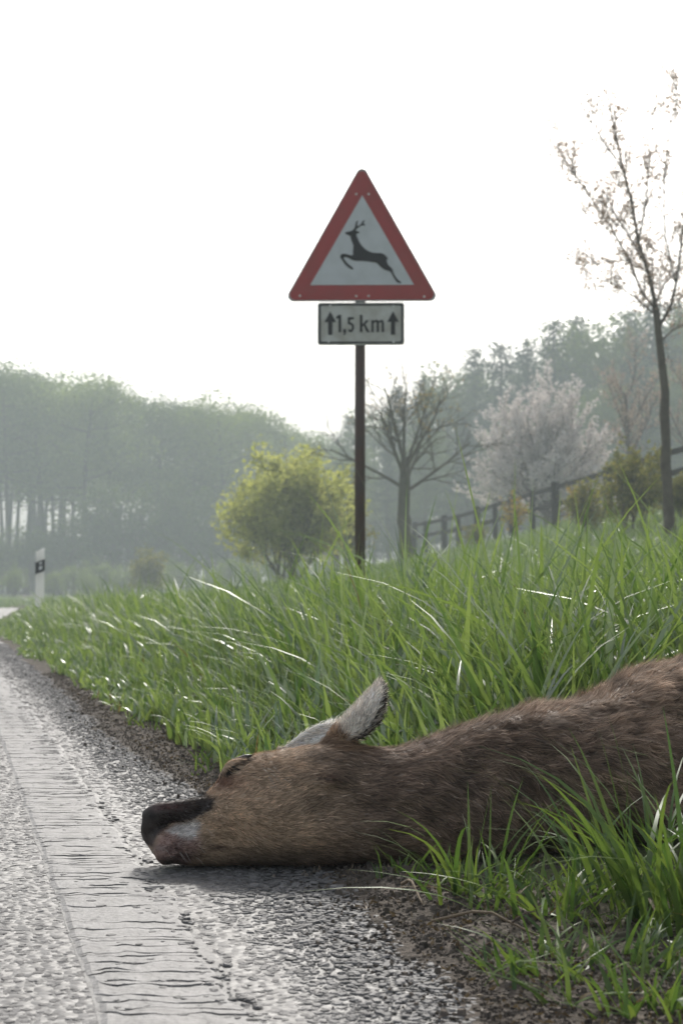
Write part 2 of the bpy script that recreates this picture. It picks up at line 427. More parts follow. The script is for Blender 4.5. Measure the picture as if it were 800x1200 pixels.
# ------------------------------------------------------------------ verge litter
M['crumb'] = principled('soil_crumbs', (0.118, 0.10, 0.085), rough=0.95, spec=0.2, island=0.5)
M['litter'] = leaf_mat('leaf_litter', (0.19, 0.145, 0.10), (0.065, 0.05, 0.04), trans=0.15, gloss=0.02)
def make_litter():
    rng = RNG(12)
    n = 22000; y = 0.85 + 5.5 * rng.random(n) ** 1.9; s = edge_off(y) + np.where(rng.random(n) < 0.12, rng.normal(0.0, 0.03, n), np.abs(rng.normal(0.0, 0.15, n)) + 0.005)
    x = xr(y) + s; mb = MB()
    size = rng.uniform(0.0015, 0.0055, n) * np.where(rng.random(n) < 0.05, 2.0, 1)
    z = np.maximum(ground_z(x, y), np.where(s < edge_off(y), 0.0, -1))
    stones(mb, np.stack([x, y, z], 1), size, rng, flat=0.5, sides=5)
    tag(mb.build('soil_crumbs', M['crumb']), 'dark soil crumbs and grit strewn along the asphalt edge', 'soil', kind='stuff')
    mb = MB(); n = 4500; y = 0.85 + 4.5 * rng.random(n) ** 1.7; s = np.abs(rng.normal(0.13, 0.11, n)) + 0.02; x = xr(y) + s
    leaves(mb, np.stack([x, y, ground_z(x, y) + 0.003], 1), 0.0075, rng, aspect=0.4)
    tag(mb.build('leaf_litter', M['litter']), 'small brown dead leaf scraps on the verge soil', 'leaf litter', kind='stuff')
make_litter()

# ------------------------------------------------------------------ grass
M['grass'] = leaf_mat('grass_blades', (0.058, 0.122, 0.036), (0.25, 0.335, 0.135), trans=0.44, gloss=0.14, rough=0.34, tint=(1.2, 1.2, 0.6))
M['grass_near'] = leaf_mat('verge_grass_blades', (0.065, 0.125, 0.04), (0.15, 0.21, 0.065), trans=0.42, gloss=0.025, rough=0.35, tint=(1.2, 1.2, 0.6))
M['grass_dry'] = leaf_mat('dry_grass_blades', (0.25, 0.20, 0.105), (0.16, 0.12, 0.065), trans=0.3, gloss=0.02)
def blades(mb, x, y, z, h, wdt, rng, seg=5, lean=0.35, droop=0.35, az=None):
    n = len(x)
    if az is None: az = rng.uniform(0, 2 * np.pi, n)
    ln = np.abs(rng.normal(lean, lean * 0.5, n)); dr = np.abs(rng.normal(droop, droop * 0.6, n))
    t = np.linspace(0, 1, seg + 1)[None]
    hor = h[:, None] * (ln[:, None] * t + dr[:, None] * 1.1 * t ** 2.4)
    ver = h[:, None] * (t - 0.5 * dr[:, None] * t ** 3.0) * np.clip(1 - 0.35 * ln[:, None], 0.4, 1)
    side = h[:, None] * rng.normal(0, 0.06, (n, 1)) * t ** 2
    dx, dy = np.cos(az)[:, None], np.sin(az)[:, None]
    P = np.stack([x[:, None] + dx * hor - dy * side, y[:, None] + dy * hor + dx * side, z[:, None] - 0.005 + ver], -1)
    wprof = (0.65 + 0.35 * np.minimum(1, t / 0.25)) * (1 - t ** 2.2) + 0.03
    ta = az[:, None] + rng.normal(0, 0.5, (n, 1)) + rng.normal(0, 0.5, (n, 1)) * t          # the blade twists
    wv = np.stack([-np.sin(ta), np.cos(ta), 0.25 * np.sin(ta * 3)], -1) * (wdt[:, None] * wprof * 0.5)[..., None]
    V = np.stack([P - wv, P + wv], 2).reshape(-1, 3)
    b = np.arange(n)[:, None] * 2 * (seg + 1) + np.arange(seg)[None] * 2
    mb.add(V, np.stack([b, b + 1, b + 3, b + 2], -1).reshape(-1, 4))

def deer_back(x):            # far edge of the deer's body, so that no blade grows through it
    return np.interp(x, [-0.26, -0.2, 0.0, 0.2, 0.45, 1.05], [1.86, 1.90, 1.95, 2.02, 2.30, 2.34])
def grass_height(s, y):
    h = 0.05 + 0.350 * sm(s, 0.08, 0.72) + 0.05 * vnoise(s * 1.3, y * 1.1, 41)
    return h * (1 - 0.22 * sm(y, 3.2, 6.5) - 0.10 * sm(y, 14, 34))
def make_grass():
    rng = RNG(21)
    def field(name, n, y0, y1, smax, seg, wd, mat, label, power=1.0, clump=7, hk=1.0):
        mb = MB(); k = max(1, n // clump)
        cy = y0 + (y1 - y0) * rng.random(k) ** power
        top = np.minimum(smax, 0.4553 * cy + 0.6) if smax < 50 else 0.4553 * cy + 4
        lo = 0.15 - 0.11 * sm(cy, 3, 6); cs = lo + (top - lo) * rng.random(k) ** 1.35
        yy = np.repeat(cy, clump); s = np.repeat(cs, clump)
        yy = yy + rng.normal(0, 0.05, len(yy)); s = s + rng.normal(0, 0.05, len(s))
        yc = np.minimum(yy, 43.0)
        x = xr(yc) + s; ok = s > 0.13 - 0.09 * sm(yy, 3, 6) + 0.05 * vnoise(yy * 3, yy * 0, 44)
        ok &= ~((x > -0.27) & (yy < deer_back(x) + 0.04))
        ok &= ~((x > -0.30) & (x < -0.05) & (yy < 2.35) & (rng.random(len(x)) < 0.6))
        x, yy, s = x[ok], yy[ok], s[ok]
        hc = np.repeat(rng.normal(1.0, 0.17, k), clump)[ok]
        h = grass_height(s, yy) * hc * rng.uniform(0.55, 1.25, len(x)) * hk
        front = (x > -0.2) & (yy < 2.9)                 # lower right behind the body
        h = np.where(rng.random(len(x)) < 0.04, h * 1.2, h)
        wdt = wd * rng.uniform(0.35, 1.4, len(x))
        az = np.where(rng.random(len(x)) < 0.55, rng.normal(-2.2, 1.2, len(x)), rng.uniform(0, 6.28, len(x)))
        blades(mb, x, yy, ground_z(x, yy), np.clip(h, 0.03, 0.75), wdt, rng, seg, 0.20, 0.27, az)
        return tag(mb.build(name, mat, None, True), label, 'grass', kind='stuff')
    field('grass', 21000, 1.9, 5.0, 3.5, 7, 0.0100, M['grass'], 'tall lush green grass on the bank right behind the deer')
    field('grass', 26000, 4.9, 13.0, 20, 5, 0.0118, M['grass'], 'tall green grass on the bank around the foot of the road sign', 1.1)
    field('grass', 30000, 12.8, 43.0, 20, 3, 0.015, M['grass'], 'distant green grass along the verge by the white marker post', 1.2)
    field('dry_grass', 1500, 1.9, 9.0, 5, 5, 0.006, M['grass_dry'], 'scattered straw coloured dry stalks among the tall grass', 1.2, 2, 0.8)
    # the hillside in front of the fence and the field beyond the bend
    mb = MB(); n = 30000; y = rng.uniform(14, 62, n); s = rng.uniform(3, 24, n); x = xr(np.minimum(y, 43)) - 0.19 * np.clip(y - 43, 0, None) + s
    ok = x < 0.23 * y + 1; x, y = x[ok], y[ok]
    blades(mb, x, y, ground_z(x, y), rng.uniform(0.12, 0.38, len(x)), rng.uniform(0.015, 0.035, len(x)), rng, 2, 0.3, 0.3)
    tag(mb.build('meadow_grass', M['grass'], None, True), 'rough meadow grass on the slope below the wooden fence', 'grass', kind='stuff')
    mb = MB(); n = 9000; y = rng.uniform(52, 85, n); x = rng.uniform(-26, -2, n)
    blades(mb, x, y, ground_z(x, y), rng.uniform(0.15, 0.35, n), rng.uniform(0.03, 0.06, n), rng, 2, 0.3, 0.3)
    tag(mb.build('field_grass', M['grass'], None, True), 'thin green strip of field beyond the bend of the road', 'grass', kind='stuff')
    # short grass and weeds on the soil strip
    mb = MB(); k = 420; cy = 0.9 + 5 * rng.random(k) ** 1.3; cs = np.abs(rng.normal(0.24, 0.12, k)) + 0.06
    yy = np.repeat(cy, 9) + rng.normal(0, .018, 9 * k); s = np.repeat(cs, 9) + rng.normal(0, .018, 9 * k); x = xr(yy) + s
    ok = ~((x > -0.27) & (yy > 1.74) & (yy < deer_back(x) + 0.02)) & (s > 0.05); x, yy, s = x[ok], yy[ok], s[ok]
    blades(mb, x, yy, ground_z(x, yy), rng.uniform(0.015, 0.06, len(x)) * (1 + s), rng.uniform(0.0025, 0.005, len(x)), rng, 3, 0.4, 0.3)
    tag(mb.build('short_grass', M['grass_near'], None, True), 'short sparse grass shoots coming up through the verge soil', 'grass', kind='stuff')
make_grass()

def px_ground(u, v, z=0.0):
    """ground point seen at photograph pixel u, v"""
    d = (CAM_H - z) * FPX / max(v - 700.0, 1e-3)
    return (u - 400.0) / FPX * d, d
def tuft(u, v, n, h, spread, label, seed, wd=0.005, lean=0.3, droop=0.35, mat='grass_near'):
    rng = RNG(seed); x0, y0 = px_ground(u, v)
    r = empty('grass_tuft', (x0, y0, float(ground_z(x0, y0))))
    tag(r, label, 'grass tuft', 'grass tufts on the verge in front of the deer')
    mb = MB(); a = rng.uniform(0, 6.28, n); rr = spread * rng.random(n) ** 0.7
    hh = h * rng.uniform(0.4, 1.1, n)
    x = rr * np.cos(a); y = rr * np.sin(a) * 0.7; az = np.where(rng.random(n) < 0.8, a + rng.normal(0, 0.5, n), rng.uniform(0, 6.28, n))
    z = ground_z(x0 + x, y0 + y) - float(ground_z(x0, y0))
    blades(mb, x, y, z, hh, wd * rng.uniform(0.6, 1.3, n), rng, 7, lean, droop, az)
    mb.build('blade_cluster', M[mat], r, True)['kind'] = 'stuff'
    k = max(3, n // 14); mb = MB(); a = rng.uniform(0, 6.28, k); rr = spread * rng.random(k)
    blades(mb, rr * np.cos(a), rr * np.sin(a) * .7, 0 * a, h * rng.uniform(.2, .6, k), wd * rng.uniform(.5, 1, k), rng, 5, .8, .5)
    mb.build('dry_blades', M['grass_dry'], r, True)['kind'] = 'stuff'
tuft(548, 1050, 34, 0.14, 0.04, 'open tuft of long grey green blades in front of the deer neck', 61, 0.0042)
tuft(640, 1072, 34, 0.09, 0.06, 'low sprawling tuft on the soil below the deer chest', 62, 0.0045, 0.6, 0.5)
tuft(748, 1055, 60, 0.19, 0.075, 'tall dense tuft before the deer shoulder, left of the frame edge tuft', 63, 0.0055)
tuft(808, 1080, 110, 0.22, 0.085, 'tallest bright green tuft at the right edge of the picture', 64, 0.006)
tuft(700, 1135, 60, 0.07, 0.08, 'short bright tuft on bare soil near the bottom right corner', 65, 0.004, 0.5, 0.3)
tuft(470, 1032, 22, 0.03, 0.03, 'tiny bright green tuft under the deer neck at the asphalt edge', 66, 0.004, 0.35, 0.15)
tuft(620, 1128, 30, 0.045, 0.06, 'low bright shoots on bare soil right of the pale dead stalk end', 68, 0.0035, 0.5, 0.3)
tuft(735, 1172, 46, 0.06, 0.07, 'low tuft at the bottom edge just left of the corner tuft', 69, 0.004, 0.5, 0.3)
tuft(790, 1180, 40, 0.06, 0.08, 'short tuft in the very bottom right corner', 67, 0.004, 0.5, 0.3)

# ------------------------------------------------------------------ the deer
#        px    top    bot   halfdepth  distance of the axis
ST = [(167.5, 968, 976, .004, 1.815), (170, 955, 983, .010, 1.815), (176, 947, 992, .016, 1.815), (184, 942, 1004, .021, 1.815), (196, 938, 1012, .026, 1.815),
      (215, 936, 1016, .031, 1.815), (237, 932, 1017, .034, 1.815), (250, 921, 1017, .037, 1.817), (262, 907, 1018, .040, 1.818), (280, 892, 1018, .044, 1.82),
      (300, 883, 1018, .048, 1.822), (330, 879, 1019, .053, 1.826), (370, 873, 1020, .058, 1.832), (405, 870, 1020, .060, 1.838), (440, 876, 1021, .060, 1.843),
      (468, 877, 1021, .060, 1.85), (500, 868, 1021, .064, 1.86), (530, 857, 1021, .070, 1.875), (560, 848, 1021, .077, 1.89), (600, 832, 1021, .087, 1.915),
      (650, 824, 1021, .102, 1.96), (700, 811, 1021, .116, 2.01), (750, 783, 1021, .132, 2.06), (800, 772, 1021, .145, 2.10), (870, 762, 1021, .155, 2.13),
      (950, 764, 1021, .158, 2.15), (1050, 770, 1021, .158, 2.16), (1150, 772, 1021, .150, 2.16), (1230, 790, 1021, .130, 2.16), (1275, 830, 1021, .09, 2.16),
      (1295, 890, 1000, .04, 2.16), (1300, 930, 960, .006, 2.16)]
ST = np.array(ST, float)
XS = (ST[:, 0] - 400) / FPX * ST[:, 4]
ZT = CAM_H - (ST[:, 1] - 700) / FPX * ST[:, 4]
ZB = np.where(ST[:, 2] >= 1017, 0.001, CAM_H - (ST[:, 2] - 700) / FPX * (ST[:, 4] - ST[:, 3]) + 0.002)
def spl(xq, x, y):                     # monotone-ish smooth interpolation (Catmull-Rom slopes)
    m = np.gradient(y, x); i = np.clip(np.searchsorted(x, xq) - 1, 0, len(x) - 2)
    h = x[i + 1] - x[i]; t = (xq - x[i]) / h
    return (2*t**3-3*t**2+1)*y[i] + (t**3-2*t**2+t)*h*m[i] + (-2*t**3+3*t**2)*y[i+1] + (t**3-t**2)*h*m[i+1]
def deer_px(px, v, d): return (px - 400) / FPX * d, CAM_H - (v - 700) / FPX * d

def limb(mb, P, R, flat=1.0, sides=14):
    P = np.asarray(P, float); t = np.linspace(0, 1, len(P)); tq = np.linspace(0, 1, 5 * len(P))
    Q = np.stack([np.interp(tq, t, P[:, k]) for k in range(3)], 1); Rq = np.interp(tq, t, R)
    for _ in range(3):
        Q[1:-1] = (Q[:-2] + 2 * Q[1:-1] + Q[2:]) / 4; Rq[1:-1] = (Rq[:-2] + 2 * Rq[1:-1] + Rq[2:]) / 4
    tube(mb, Q, Rq, sides)

def ear_shell(mb, base, tip, width, open_dir, cup=1.0, thick=0.0035, curl=0.0):
    base, tip, od = np.array(base, float), np.array(tip, float), np.array(open_dir, float)
    ax = tip - base; Ln = np.linalg.norm(ax); ax /= Ln
    od -= ax * od.dot(ax); od /= np.linalg.norm(od); sd = np.cross(ax, od)
    nu, nv = 26, 19; u = np.linspace(0, 1, nu); v = np.linspace(-1, 1, nv)
    wprof = width * (0.42 + 0.58 * np.sin(np.pi * np.clip(u * 0.80 + 0.10, 0, 1)) ** 0.9) * np.sqrt(np.clip(1.02 - u ** 9, 0, 1))
    ph = v[None] * (2.25 - 1.15 * u[:, None]) * cup                       # more closed at the base
    r = wprof[:, None] * (0.5 + 0.75 * u[:, None])
    def surf(rad):
        o = np.sin(ph) * rad; dpt = -np.cos(ph) * rad * 0.9 + r * 0.9
        lean = curl * u[:, None] ** 2 * Ln
        return base + ax * (u * Ln)[:, None, None] + sd * o[..., None] + od * (dpt + lean)[..., None]
    A = surf(r + thick); B = surf(r - thick)
    V = np.concatenate([A.reshape(-1, 3), B.reshape(-1, 3)]); N0 = nu * nv; q = []
    for i in range(nu - 1):
        for j in range(nv - 1):
            a = i * nv + j; q.append((a, a + 1, a + nv + 1, a + nv)); q.append((N0 + a, N0 + a + nv, N0 + a + nv + 1, N0 + a + 1))
        for j in (0, nv - 1):
            a = i * nv + j; f = (a, a + nv, N0 + a + nv, N0 + a); q.append(f if j == 0 else f[::-1])
    for j in range(nv - 1):
        for i in (0, nu - 1):
            a = i * nv + j; f = (a, N0 + a, N0 + a + 1, a + 1); q.append(f if i == 0 else f[::-1])
    mb.add(V, q)
    return base, ax, od, Ln

EAR_B = (deer_px(384, 862, 1.85)[0], 1.85, deer_px(384, 862, 1.85)[1]); EAR_T = (deer_px(446, 798, 1.85)[0], 1.85, deer_px(446, 798, 1.85)[1])
EAR2_B = (deer_px(334, 882, 1.87)[0], 1.87, deer_px(334, 882, 1.87)[1]); EAR2_T = (deer_px(398, 848, 1.885)[0], 1.885, deer_px(398, 848, 1.885)[1])
EAR_OPEN = (0.70, -0.16, -0.70)

def make_deer():
    nS, nT = 260, 72
    xq = np.concatenate([np.linspace(XS[0], XS[8], 70, endpoint=False), np.linspace(XS[8], XS[21], 120, endpoint=False), np.linspace(XS[21], XS[-1], nS - 190)])
    zt, zb, hw, dc = (spl(xq, XS, k) for k in (ZT, ZB, ST[:, 3], ST[:, 4]))
    hw = np.maximum(hw, 0.002); zc = (zt + zb) / 2; hh = np.maximum((zt - zb) / 2, 0.002)
    th = np.linspace(0, 2 * np.pi, nT, endpoint=False)
    ct, st_ = np.cos(th), np.sin(th); pw = 0.82
    cx = np.sign(ct) * np.abs(ct) ** pw; sx = np.sign(st_) * np.abs(st_) ** pw
    X = np.repeat(xq[:, None], nT, 1)
    Z = zc[:, None] + hh[:, None] * sx[None]
    # the belly side rests on the ground: its widest line is low
    wz = 1.0 + 0.10 * np.clip(-sx, 0, 1)[None] - 0.10 * np.clip(sx, 0, 1)[None]
    Y = dc[:, None] + hw[:, None] * cx[None] * wz
    near = np.clip(-cx, 0, 1)[None] ** 0.5
    def bumpf(px, v, d, rx, rz, amp):
        x0, z0 = deer_px(px, v, d); return amp * np.exp(-((X - x0) / rx) ** 2 - ((Z - z0) / rz) ** 2) * near
    D = 0
    D = D + bumpf(210, 990, 1.79, .020, .016, .009)          # chin / lower lip lobe
    D = D - bumpf(203, 964, 1.79, .028, .005, .014)          # mouth line between the dark muzzle and the chin
    D = D - bumpf(240, 950, 1.79, .014, .008, .004)
    D = D + bumpf(196, 948, 1.79, .020, .008, .004)          # dark upper lip
    D = D + bumpf(385, 908, 1.78, .016, .010, .012)          # jaw angle
    D = D + bumpf(340, 950, 1.77, .070, .025, .007)          # cheek
    D = D - bumpf(420, 935, 1.78, .020, .050, .006)          # throat hollow
    D = D - bumpf(300, 915, 1.78, .035, .010, .003)
    D = D + bumpf(520, 960, 1.79, .060, .04, .008) - bumpf(610, 965, 1.80, .03, .09, .020)   # neck, fold before the shoulder
    D = D + bumpf(735, 900, 1.9, .09, .07, .034)             # shoulder
    D = D - bumpf(795, 850, 1.95, .014, .05, .010)
    wob = 0.0085 * vnoise(X * 18 + Z * 9, Z * 26 - X * 6, 71) * sm(X, 0.0, 0.12) + 0.004 * vnoise(X * 20, Z * 28, 74) + 0.0035 * vnoise(X * 55, Z * 60, 72)
    D = D + wob * near * sm(X, -0.17, 0.0)
    Y = Y - D
    Zw = Z + 0.006 * vnoise(X * 26, X * 0 + Y * 10, 73) * np.clip(sx, 0, 1)[None] * sm(X, -0.05, 0.1)
    mb = MB(); V = np.stack([X, Y, Zw], -1)
    n = len(xq); i = np.arange(n - 1)[:, None] * nT; j = np.arange(nT)[None]; k = (j + 1) % nT
    q = np.stack([i + j, i + nT + j, i + nT + k, i + k], -1).reshape(-1, 4)
    e0, e1 = n * nT, n * nT + 1
    VV = np.concatenate([V.reshape(-1, 3), [V[0].mean(0)], [V[-1].mean(0)]])
    t = [(e0, jj, (jj + 1) % nT) for jj in range(nT)] + [(e1, (n - 1) * nT + (jj + 1) % nT, (n - 1) * nT + jj) for jj in range(nT)]
    mb.add(VV, q, t)
    def dp(px, v, d): x_, z_ = deer_px(px, v, d); return (x_, d, z_)
    # rolled upper lip and nose pad over the lobed, slightly dropped lower jaw
    limb(mb, [dp(174, 957, 1.806), dp(186, 951, 1.800), (*dp(206, 947, 1.797),), dp(228, 943, 1.796), dp(246, 937, 1.800)], [.010, .0125, .0105, .0095, .006], sides=12)
    limb(mb, [dp(175, 972, 1.806), dp(180, 962, 1.802), dp(184, 954, 1.800)], [.009, .0115, .010], sides=12)
    limb(mb, [dp(190, 1000, 1.800), dp(202, 992, 1.794), dp(222, 985, 1.794), dp(244, 982, 1.800)], [.012, .0165, .0165, .010], sides=12)
    limb(mb, [dp(214, 972, 1.797), dp(236, 964, 1.795), dp(258, 958, 1.798)], [.006, .009, .006], sides=10)
    # eyelid of the upper eye, knob of an antler, ears
    ex, ez = deer_px(279, 897, 1.80); limb(mb, [(ex - .020, 1.812, ez - .013), (ex - .006, 1.80, ez + .001), (ex + .012, 1.806, ez + .006)], [.003, .008, .004], sides=10)
    ax_, az_ = deer_px(329, 880, 1.84); limb(mb, [(ax_, 1.84, az_ - .012), (ax_ - .001, 1.84, az_ + .007)], [.009, .003], sides=10)
    ear_shell(mb, EAR_B, EAR_T, 0.034, EAR_OPEN, 1.0, 0.0032)
    ear_shell(mb, EAR2_B, EAR2_T, 0.013, (-0.3, -0.9, 0.5), 0.7, 0.003)
    bx_, bz_ = deer_px(396, 876, 1.84); limb(mb, [(bx_ - .01, 1.845, bz_ - .03), (bx_ + .004, 1.845, bz_ + .006)], [.036, .02])
    # legs, folded out to the right of the picture, and the short tail
    for (hx, hy, kx, ky, fx, fy, r) in ((0.62, 2.02, 0.66, 1.72, 0.98, 1.62, .045), (0.66, 2.04, 0.80, 1.80, 1.10, 1.74, .043)):
        limb(mb, [(hx, hy, .10), ((hx + kx) / 2, (hy + ky) / 2, .06), (kx, ky, .03), ((kx + fx) / 2, (ky + fy) / 2, .022), (fx, fy, .018)], [r, r * .8, .021, .013, .015])
    for (hx, hy, kx, ky, fx, fy, r) in ((0.88, 2.08, 0.92, 1.86, 1.30, 1.66, .07), (0.93, 2.16, 1.02, 1.96, 1.40, 1.82, .065)):
        limb(mb, [(hx, hy, .12), ((hx + kx) / 2, (hy + ky) / 2, .08), (kx, ky, .045), ((kx + fx) / 2, (ky + fy) / 2 + .03, .03), (fx, fy, .018)], [r, r * .9, .03, .014, .015])
    me = mb.mesh('raw'); tmp = bpy.data.objects.new('raw', me); COL.objects.link(tmp)
    rm = tmp.modifiers.new('r', 'REMESH'); rm.mode = 'VOXEL'; rm.voxel_size = 0.0024; rm.use_smooth_shade = True
    smo = tmp.modifiers.new('s', 'SMOOTH'); smo.factor = 0.5; smo.iterations = 3
    dg = bpy.context.evaluated_depsgraph_get(); ev = tmp.evaluated_get(dg)
    m2 = bpy.data.meshes.new_from_object(ev, depsgraph=dg); m2.name = 'body'
    bpy.data.objects.remove(tmp); bpy.data.meshes.remove(me)
    return m2

def blob(P, px, v, d, rx, rz):
    x0, z0 = deer_px(px, v, d)
    return np.exp(-((P[:, 0] - x0) / (rx / FPX * d)) ** 2 - ((P[:, 2] - z0) / (rz / FPX * d)) ** 2)
def inside(P, pts, d, soft=3.0):
    """soft membership of points in an outline drawn on the deer's flank (x and height)"""
    Q = np.array([deer_px(a, b, d) for a, b in pts]); x, z = P[:, 0], P[:, 2]
    ins = np.zeros(len(P), bool); dist = np.full(len(P), 9.0); n = len(Q)
    for i in range(n):
        a, b = Q[i], Q[(i + 1) % n]
        cond = (a[1] > z) != (b[1] > z)
        with np.errstate(divide='ignore', invalid='ignore'):
            xi = (b[0] - a[0]) * (z - a[1]) / (b[1] - a[1] + 1e-12) + a[0]
        ins ^= cond & (x < xi)
        ab = b - a; t = np.clip(((x - a[0]) * ab[0] + (z - a[1]) * ab[1]) / (ab.dot(ab) + 1e-12), 0, 1)
        dist = np.minimum(dist, np.hypot(x - a[0] - t * ab[0], z - a[1] - t * ab[1]))
    sd = np.where(ins, dist, -dist); r = soft / FPX * d
    return sm(sd, -r, r)
def ear_local(P):
    b, t = np.array(EAR_B), np.array(EAR_T); ax = t - b; L = np.linalg.norm(ax); ax /= L
    rel = P - b; u = rel @ ax / L; rad = np.linalg.norm(rel - (rel @ ax)[:, None] * ax, axis=1)
    return u, rad
def deer_colour(P, Nn):
    x, y, z = P.T
    n1 = vnoise(x * 30, z * 45, 81)[:, None]; n2 = vnoise(x * 9, z * 14, 82)[:, None]
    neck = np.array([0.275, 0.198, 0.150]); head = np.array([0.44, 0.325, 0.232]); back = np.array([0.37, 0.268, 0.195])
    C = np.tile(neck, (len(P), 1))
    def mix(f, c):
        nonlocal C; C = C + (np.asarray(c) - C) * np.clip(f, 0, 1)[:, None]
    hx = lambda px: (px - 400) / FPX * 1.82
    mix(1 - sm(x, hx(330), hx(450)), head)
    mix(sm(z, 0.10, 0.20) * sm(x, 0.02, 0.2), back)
    mix(0.8 * blob(P, 262, 968, 1.78, 40, 24), (0.47, 0.335, 0.225))
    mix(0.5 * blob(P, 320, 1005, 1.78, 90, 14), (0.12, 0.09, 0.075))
    n3 = vnoise(x * 55 + z * 30, z * 150 - x * 40, 83)[:, None]; C = C * (1 + 0.18 * n1 + 0.22 * n2 + 0.22 * n3)
    mix(0.75 * blob(P, 262, 915, 1.8, 22, 8), (0.20, 0.085, 0.055))
    # muzzle: dark nose and lip, white patch, blood-stained chin
    mix(inside(P, [(160, 930), (196, 934), (238, 931), (252, 934), (250, 944), (229, 957), (200, 964), (186, 978), (180, 990), (160, 990)], 1.79, 2.6), (0.040, 0.031, 0.028))
    mix(0.7 * blob(P, 200, 943, 1.79, 18, 4), (0.095, 0.040, 0.034))
    mix(inside(P, [(184, 986), (190, 974), (206, 963), (232, 972), (236, 985), (226, 1004), (205, 1020), (178, 1020)], 1.79, 6) * 0.85, (0.32, 0.205, 0.185))
    mix(inside(P, [(196, 971), (208, 964), (229, 958), (234, 962), (233, 972), (226, 980), (212, 977)], 1.79, 3) * 0.95, (0.66, 0.62, 0.59))
    mot = vnoise(x * 190, z * 190, 85); mo2 = vnoise(x * 90, z * 120, 86); chin = blob(P, 205, 992, 1.79, 26, 18)
    mix(0.75 * chin * sm(mot + mo2, 0.1, 0.9), (0.07, 0.032, 0.030)); mix(0.5 * chin * sm(mo2 - mot, 0.2, 1.0), (0.36, 0.29, 0.27))
    mix(0.9 * blob(P, 181, 953, 1.80, 4.5, 3.5), (0.006, 0.005, 0.005)); mix(0.6 * blob(P, 187, 945, 1.80, 5, 3), (0.15, 0.10, 0.095))  # dark nostril, with a small highlight painted into the colour above it
    mix(0.5 * blob(P, 235, 938, 1.79, 16, 5) * sm(mot, -.2, .6), (0.12, 0.075, 0.05))
    mix(0.8 * blob(P, 256, 988, 1.79, 13, 3.5), (0.05, 0.018, 0.014))
    mix(0.55 * blob(P, 232, 996, 1.79, 14, 9), (0.16, 0.10, 0.07))
    mix(0.9 * blob(P, 198, 1006, 1.79, 14, 7), (0.05, 0.03, 0.028))
    mix(inside(P, [(262, 908), (270, 897), (284, 888), (297, 884), (292, 888), (278, 897), (268, 908)], 1.80, 2), (0.02, 0.016, 0.015))
    mix(0.8 * blob(P, 383, 909, 1.78, 14, 5), (0.09, 0.05, 0.04))
    mix(0.9 * blob(P, 329, 874, 1.84, 4, 5), (0.6, 0.56, 0.5))
    # ears: pale-haired back, lightened further in place of sun glowing through; dark hollow
    u, rad = ear_local(P); off = z > np.interp(x, XS, ZT) + 0.004; on = sm(u, 0.10, 0.25) * (rad < 0.085) * off
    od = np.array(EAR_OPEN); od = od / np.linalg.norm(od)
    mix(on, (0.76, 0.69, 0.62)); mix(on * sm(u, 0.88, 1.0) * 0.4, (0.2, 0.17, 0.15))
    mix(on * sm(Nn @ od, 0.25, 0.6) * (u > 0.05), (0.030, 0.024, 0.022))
    mix((1 - on) * sm(u, -0.2, 0.1) * (rad < 0.045), (0.34, 0.23, 0.15))
    b, t = np.array(EAR2_B), np.array(EAR2_T); ax = (t - b) / np.linalg.norm(t - b); rel = P - b; uu = rel @ ax / np.linalg.norm(t - b)
    r2 = np.linalg.norm(rel - (rel @ ax)[:, None] * ax, axis=1)
    mix((uu > 0.05) * (r2 < 0.018) * (y > 1.858), (0.80, 0.76, 0.70))
    hoof = (y < 1.78) & (x > 0.95); mix(hoof * 1.0, (0.03, 0.025, 0.022))
    return np.clip(C, 0.006, 0.8)

deer = empty('deer', (0, 0, 0))
tag(deer, 'dead brown roe deer lying across the verge, muzzle on the white line', 'deer')
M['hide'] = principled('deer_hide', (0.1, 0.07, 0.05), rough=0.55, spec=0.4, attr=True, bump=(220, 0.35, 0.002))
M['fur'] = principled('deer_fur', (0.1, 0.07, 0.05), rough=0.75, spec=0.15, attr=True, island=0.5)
def fur_translucent(m, k):                 # single hairs let some light through
    t = m.node_tree; o = [n for n in t.nodes if n.type == 'OUTPUT_MATERIAL'][0]; b = [n for n in t.nodes if n.type == 'BSDF_PRINCIPLED'][0]
    tr = t.nodes.new('ShaderNodeBsdfTranslucent'); mx = t.nodes.new('ShaderNodeMixShader'); mx.inputs[0].default_value = k
    t.links.new(b.inputs['Base Color'].links[0].from_socket, tr.inputs['Color'])
    t.links.new(b.outputs[0], mx.inputs[1]); t.links.new(tr.outputs[0], mx.inputs[2]); t.links.new(mx.outputs[0], o.inputs[0])
fur_translucent(M['fur'], 0.3)
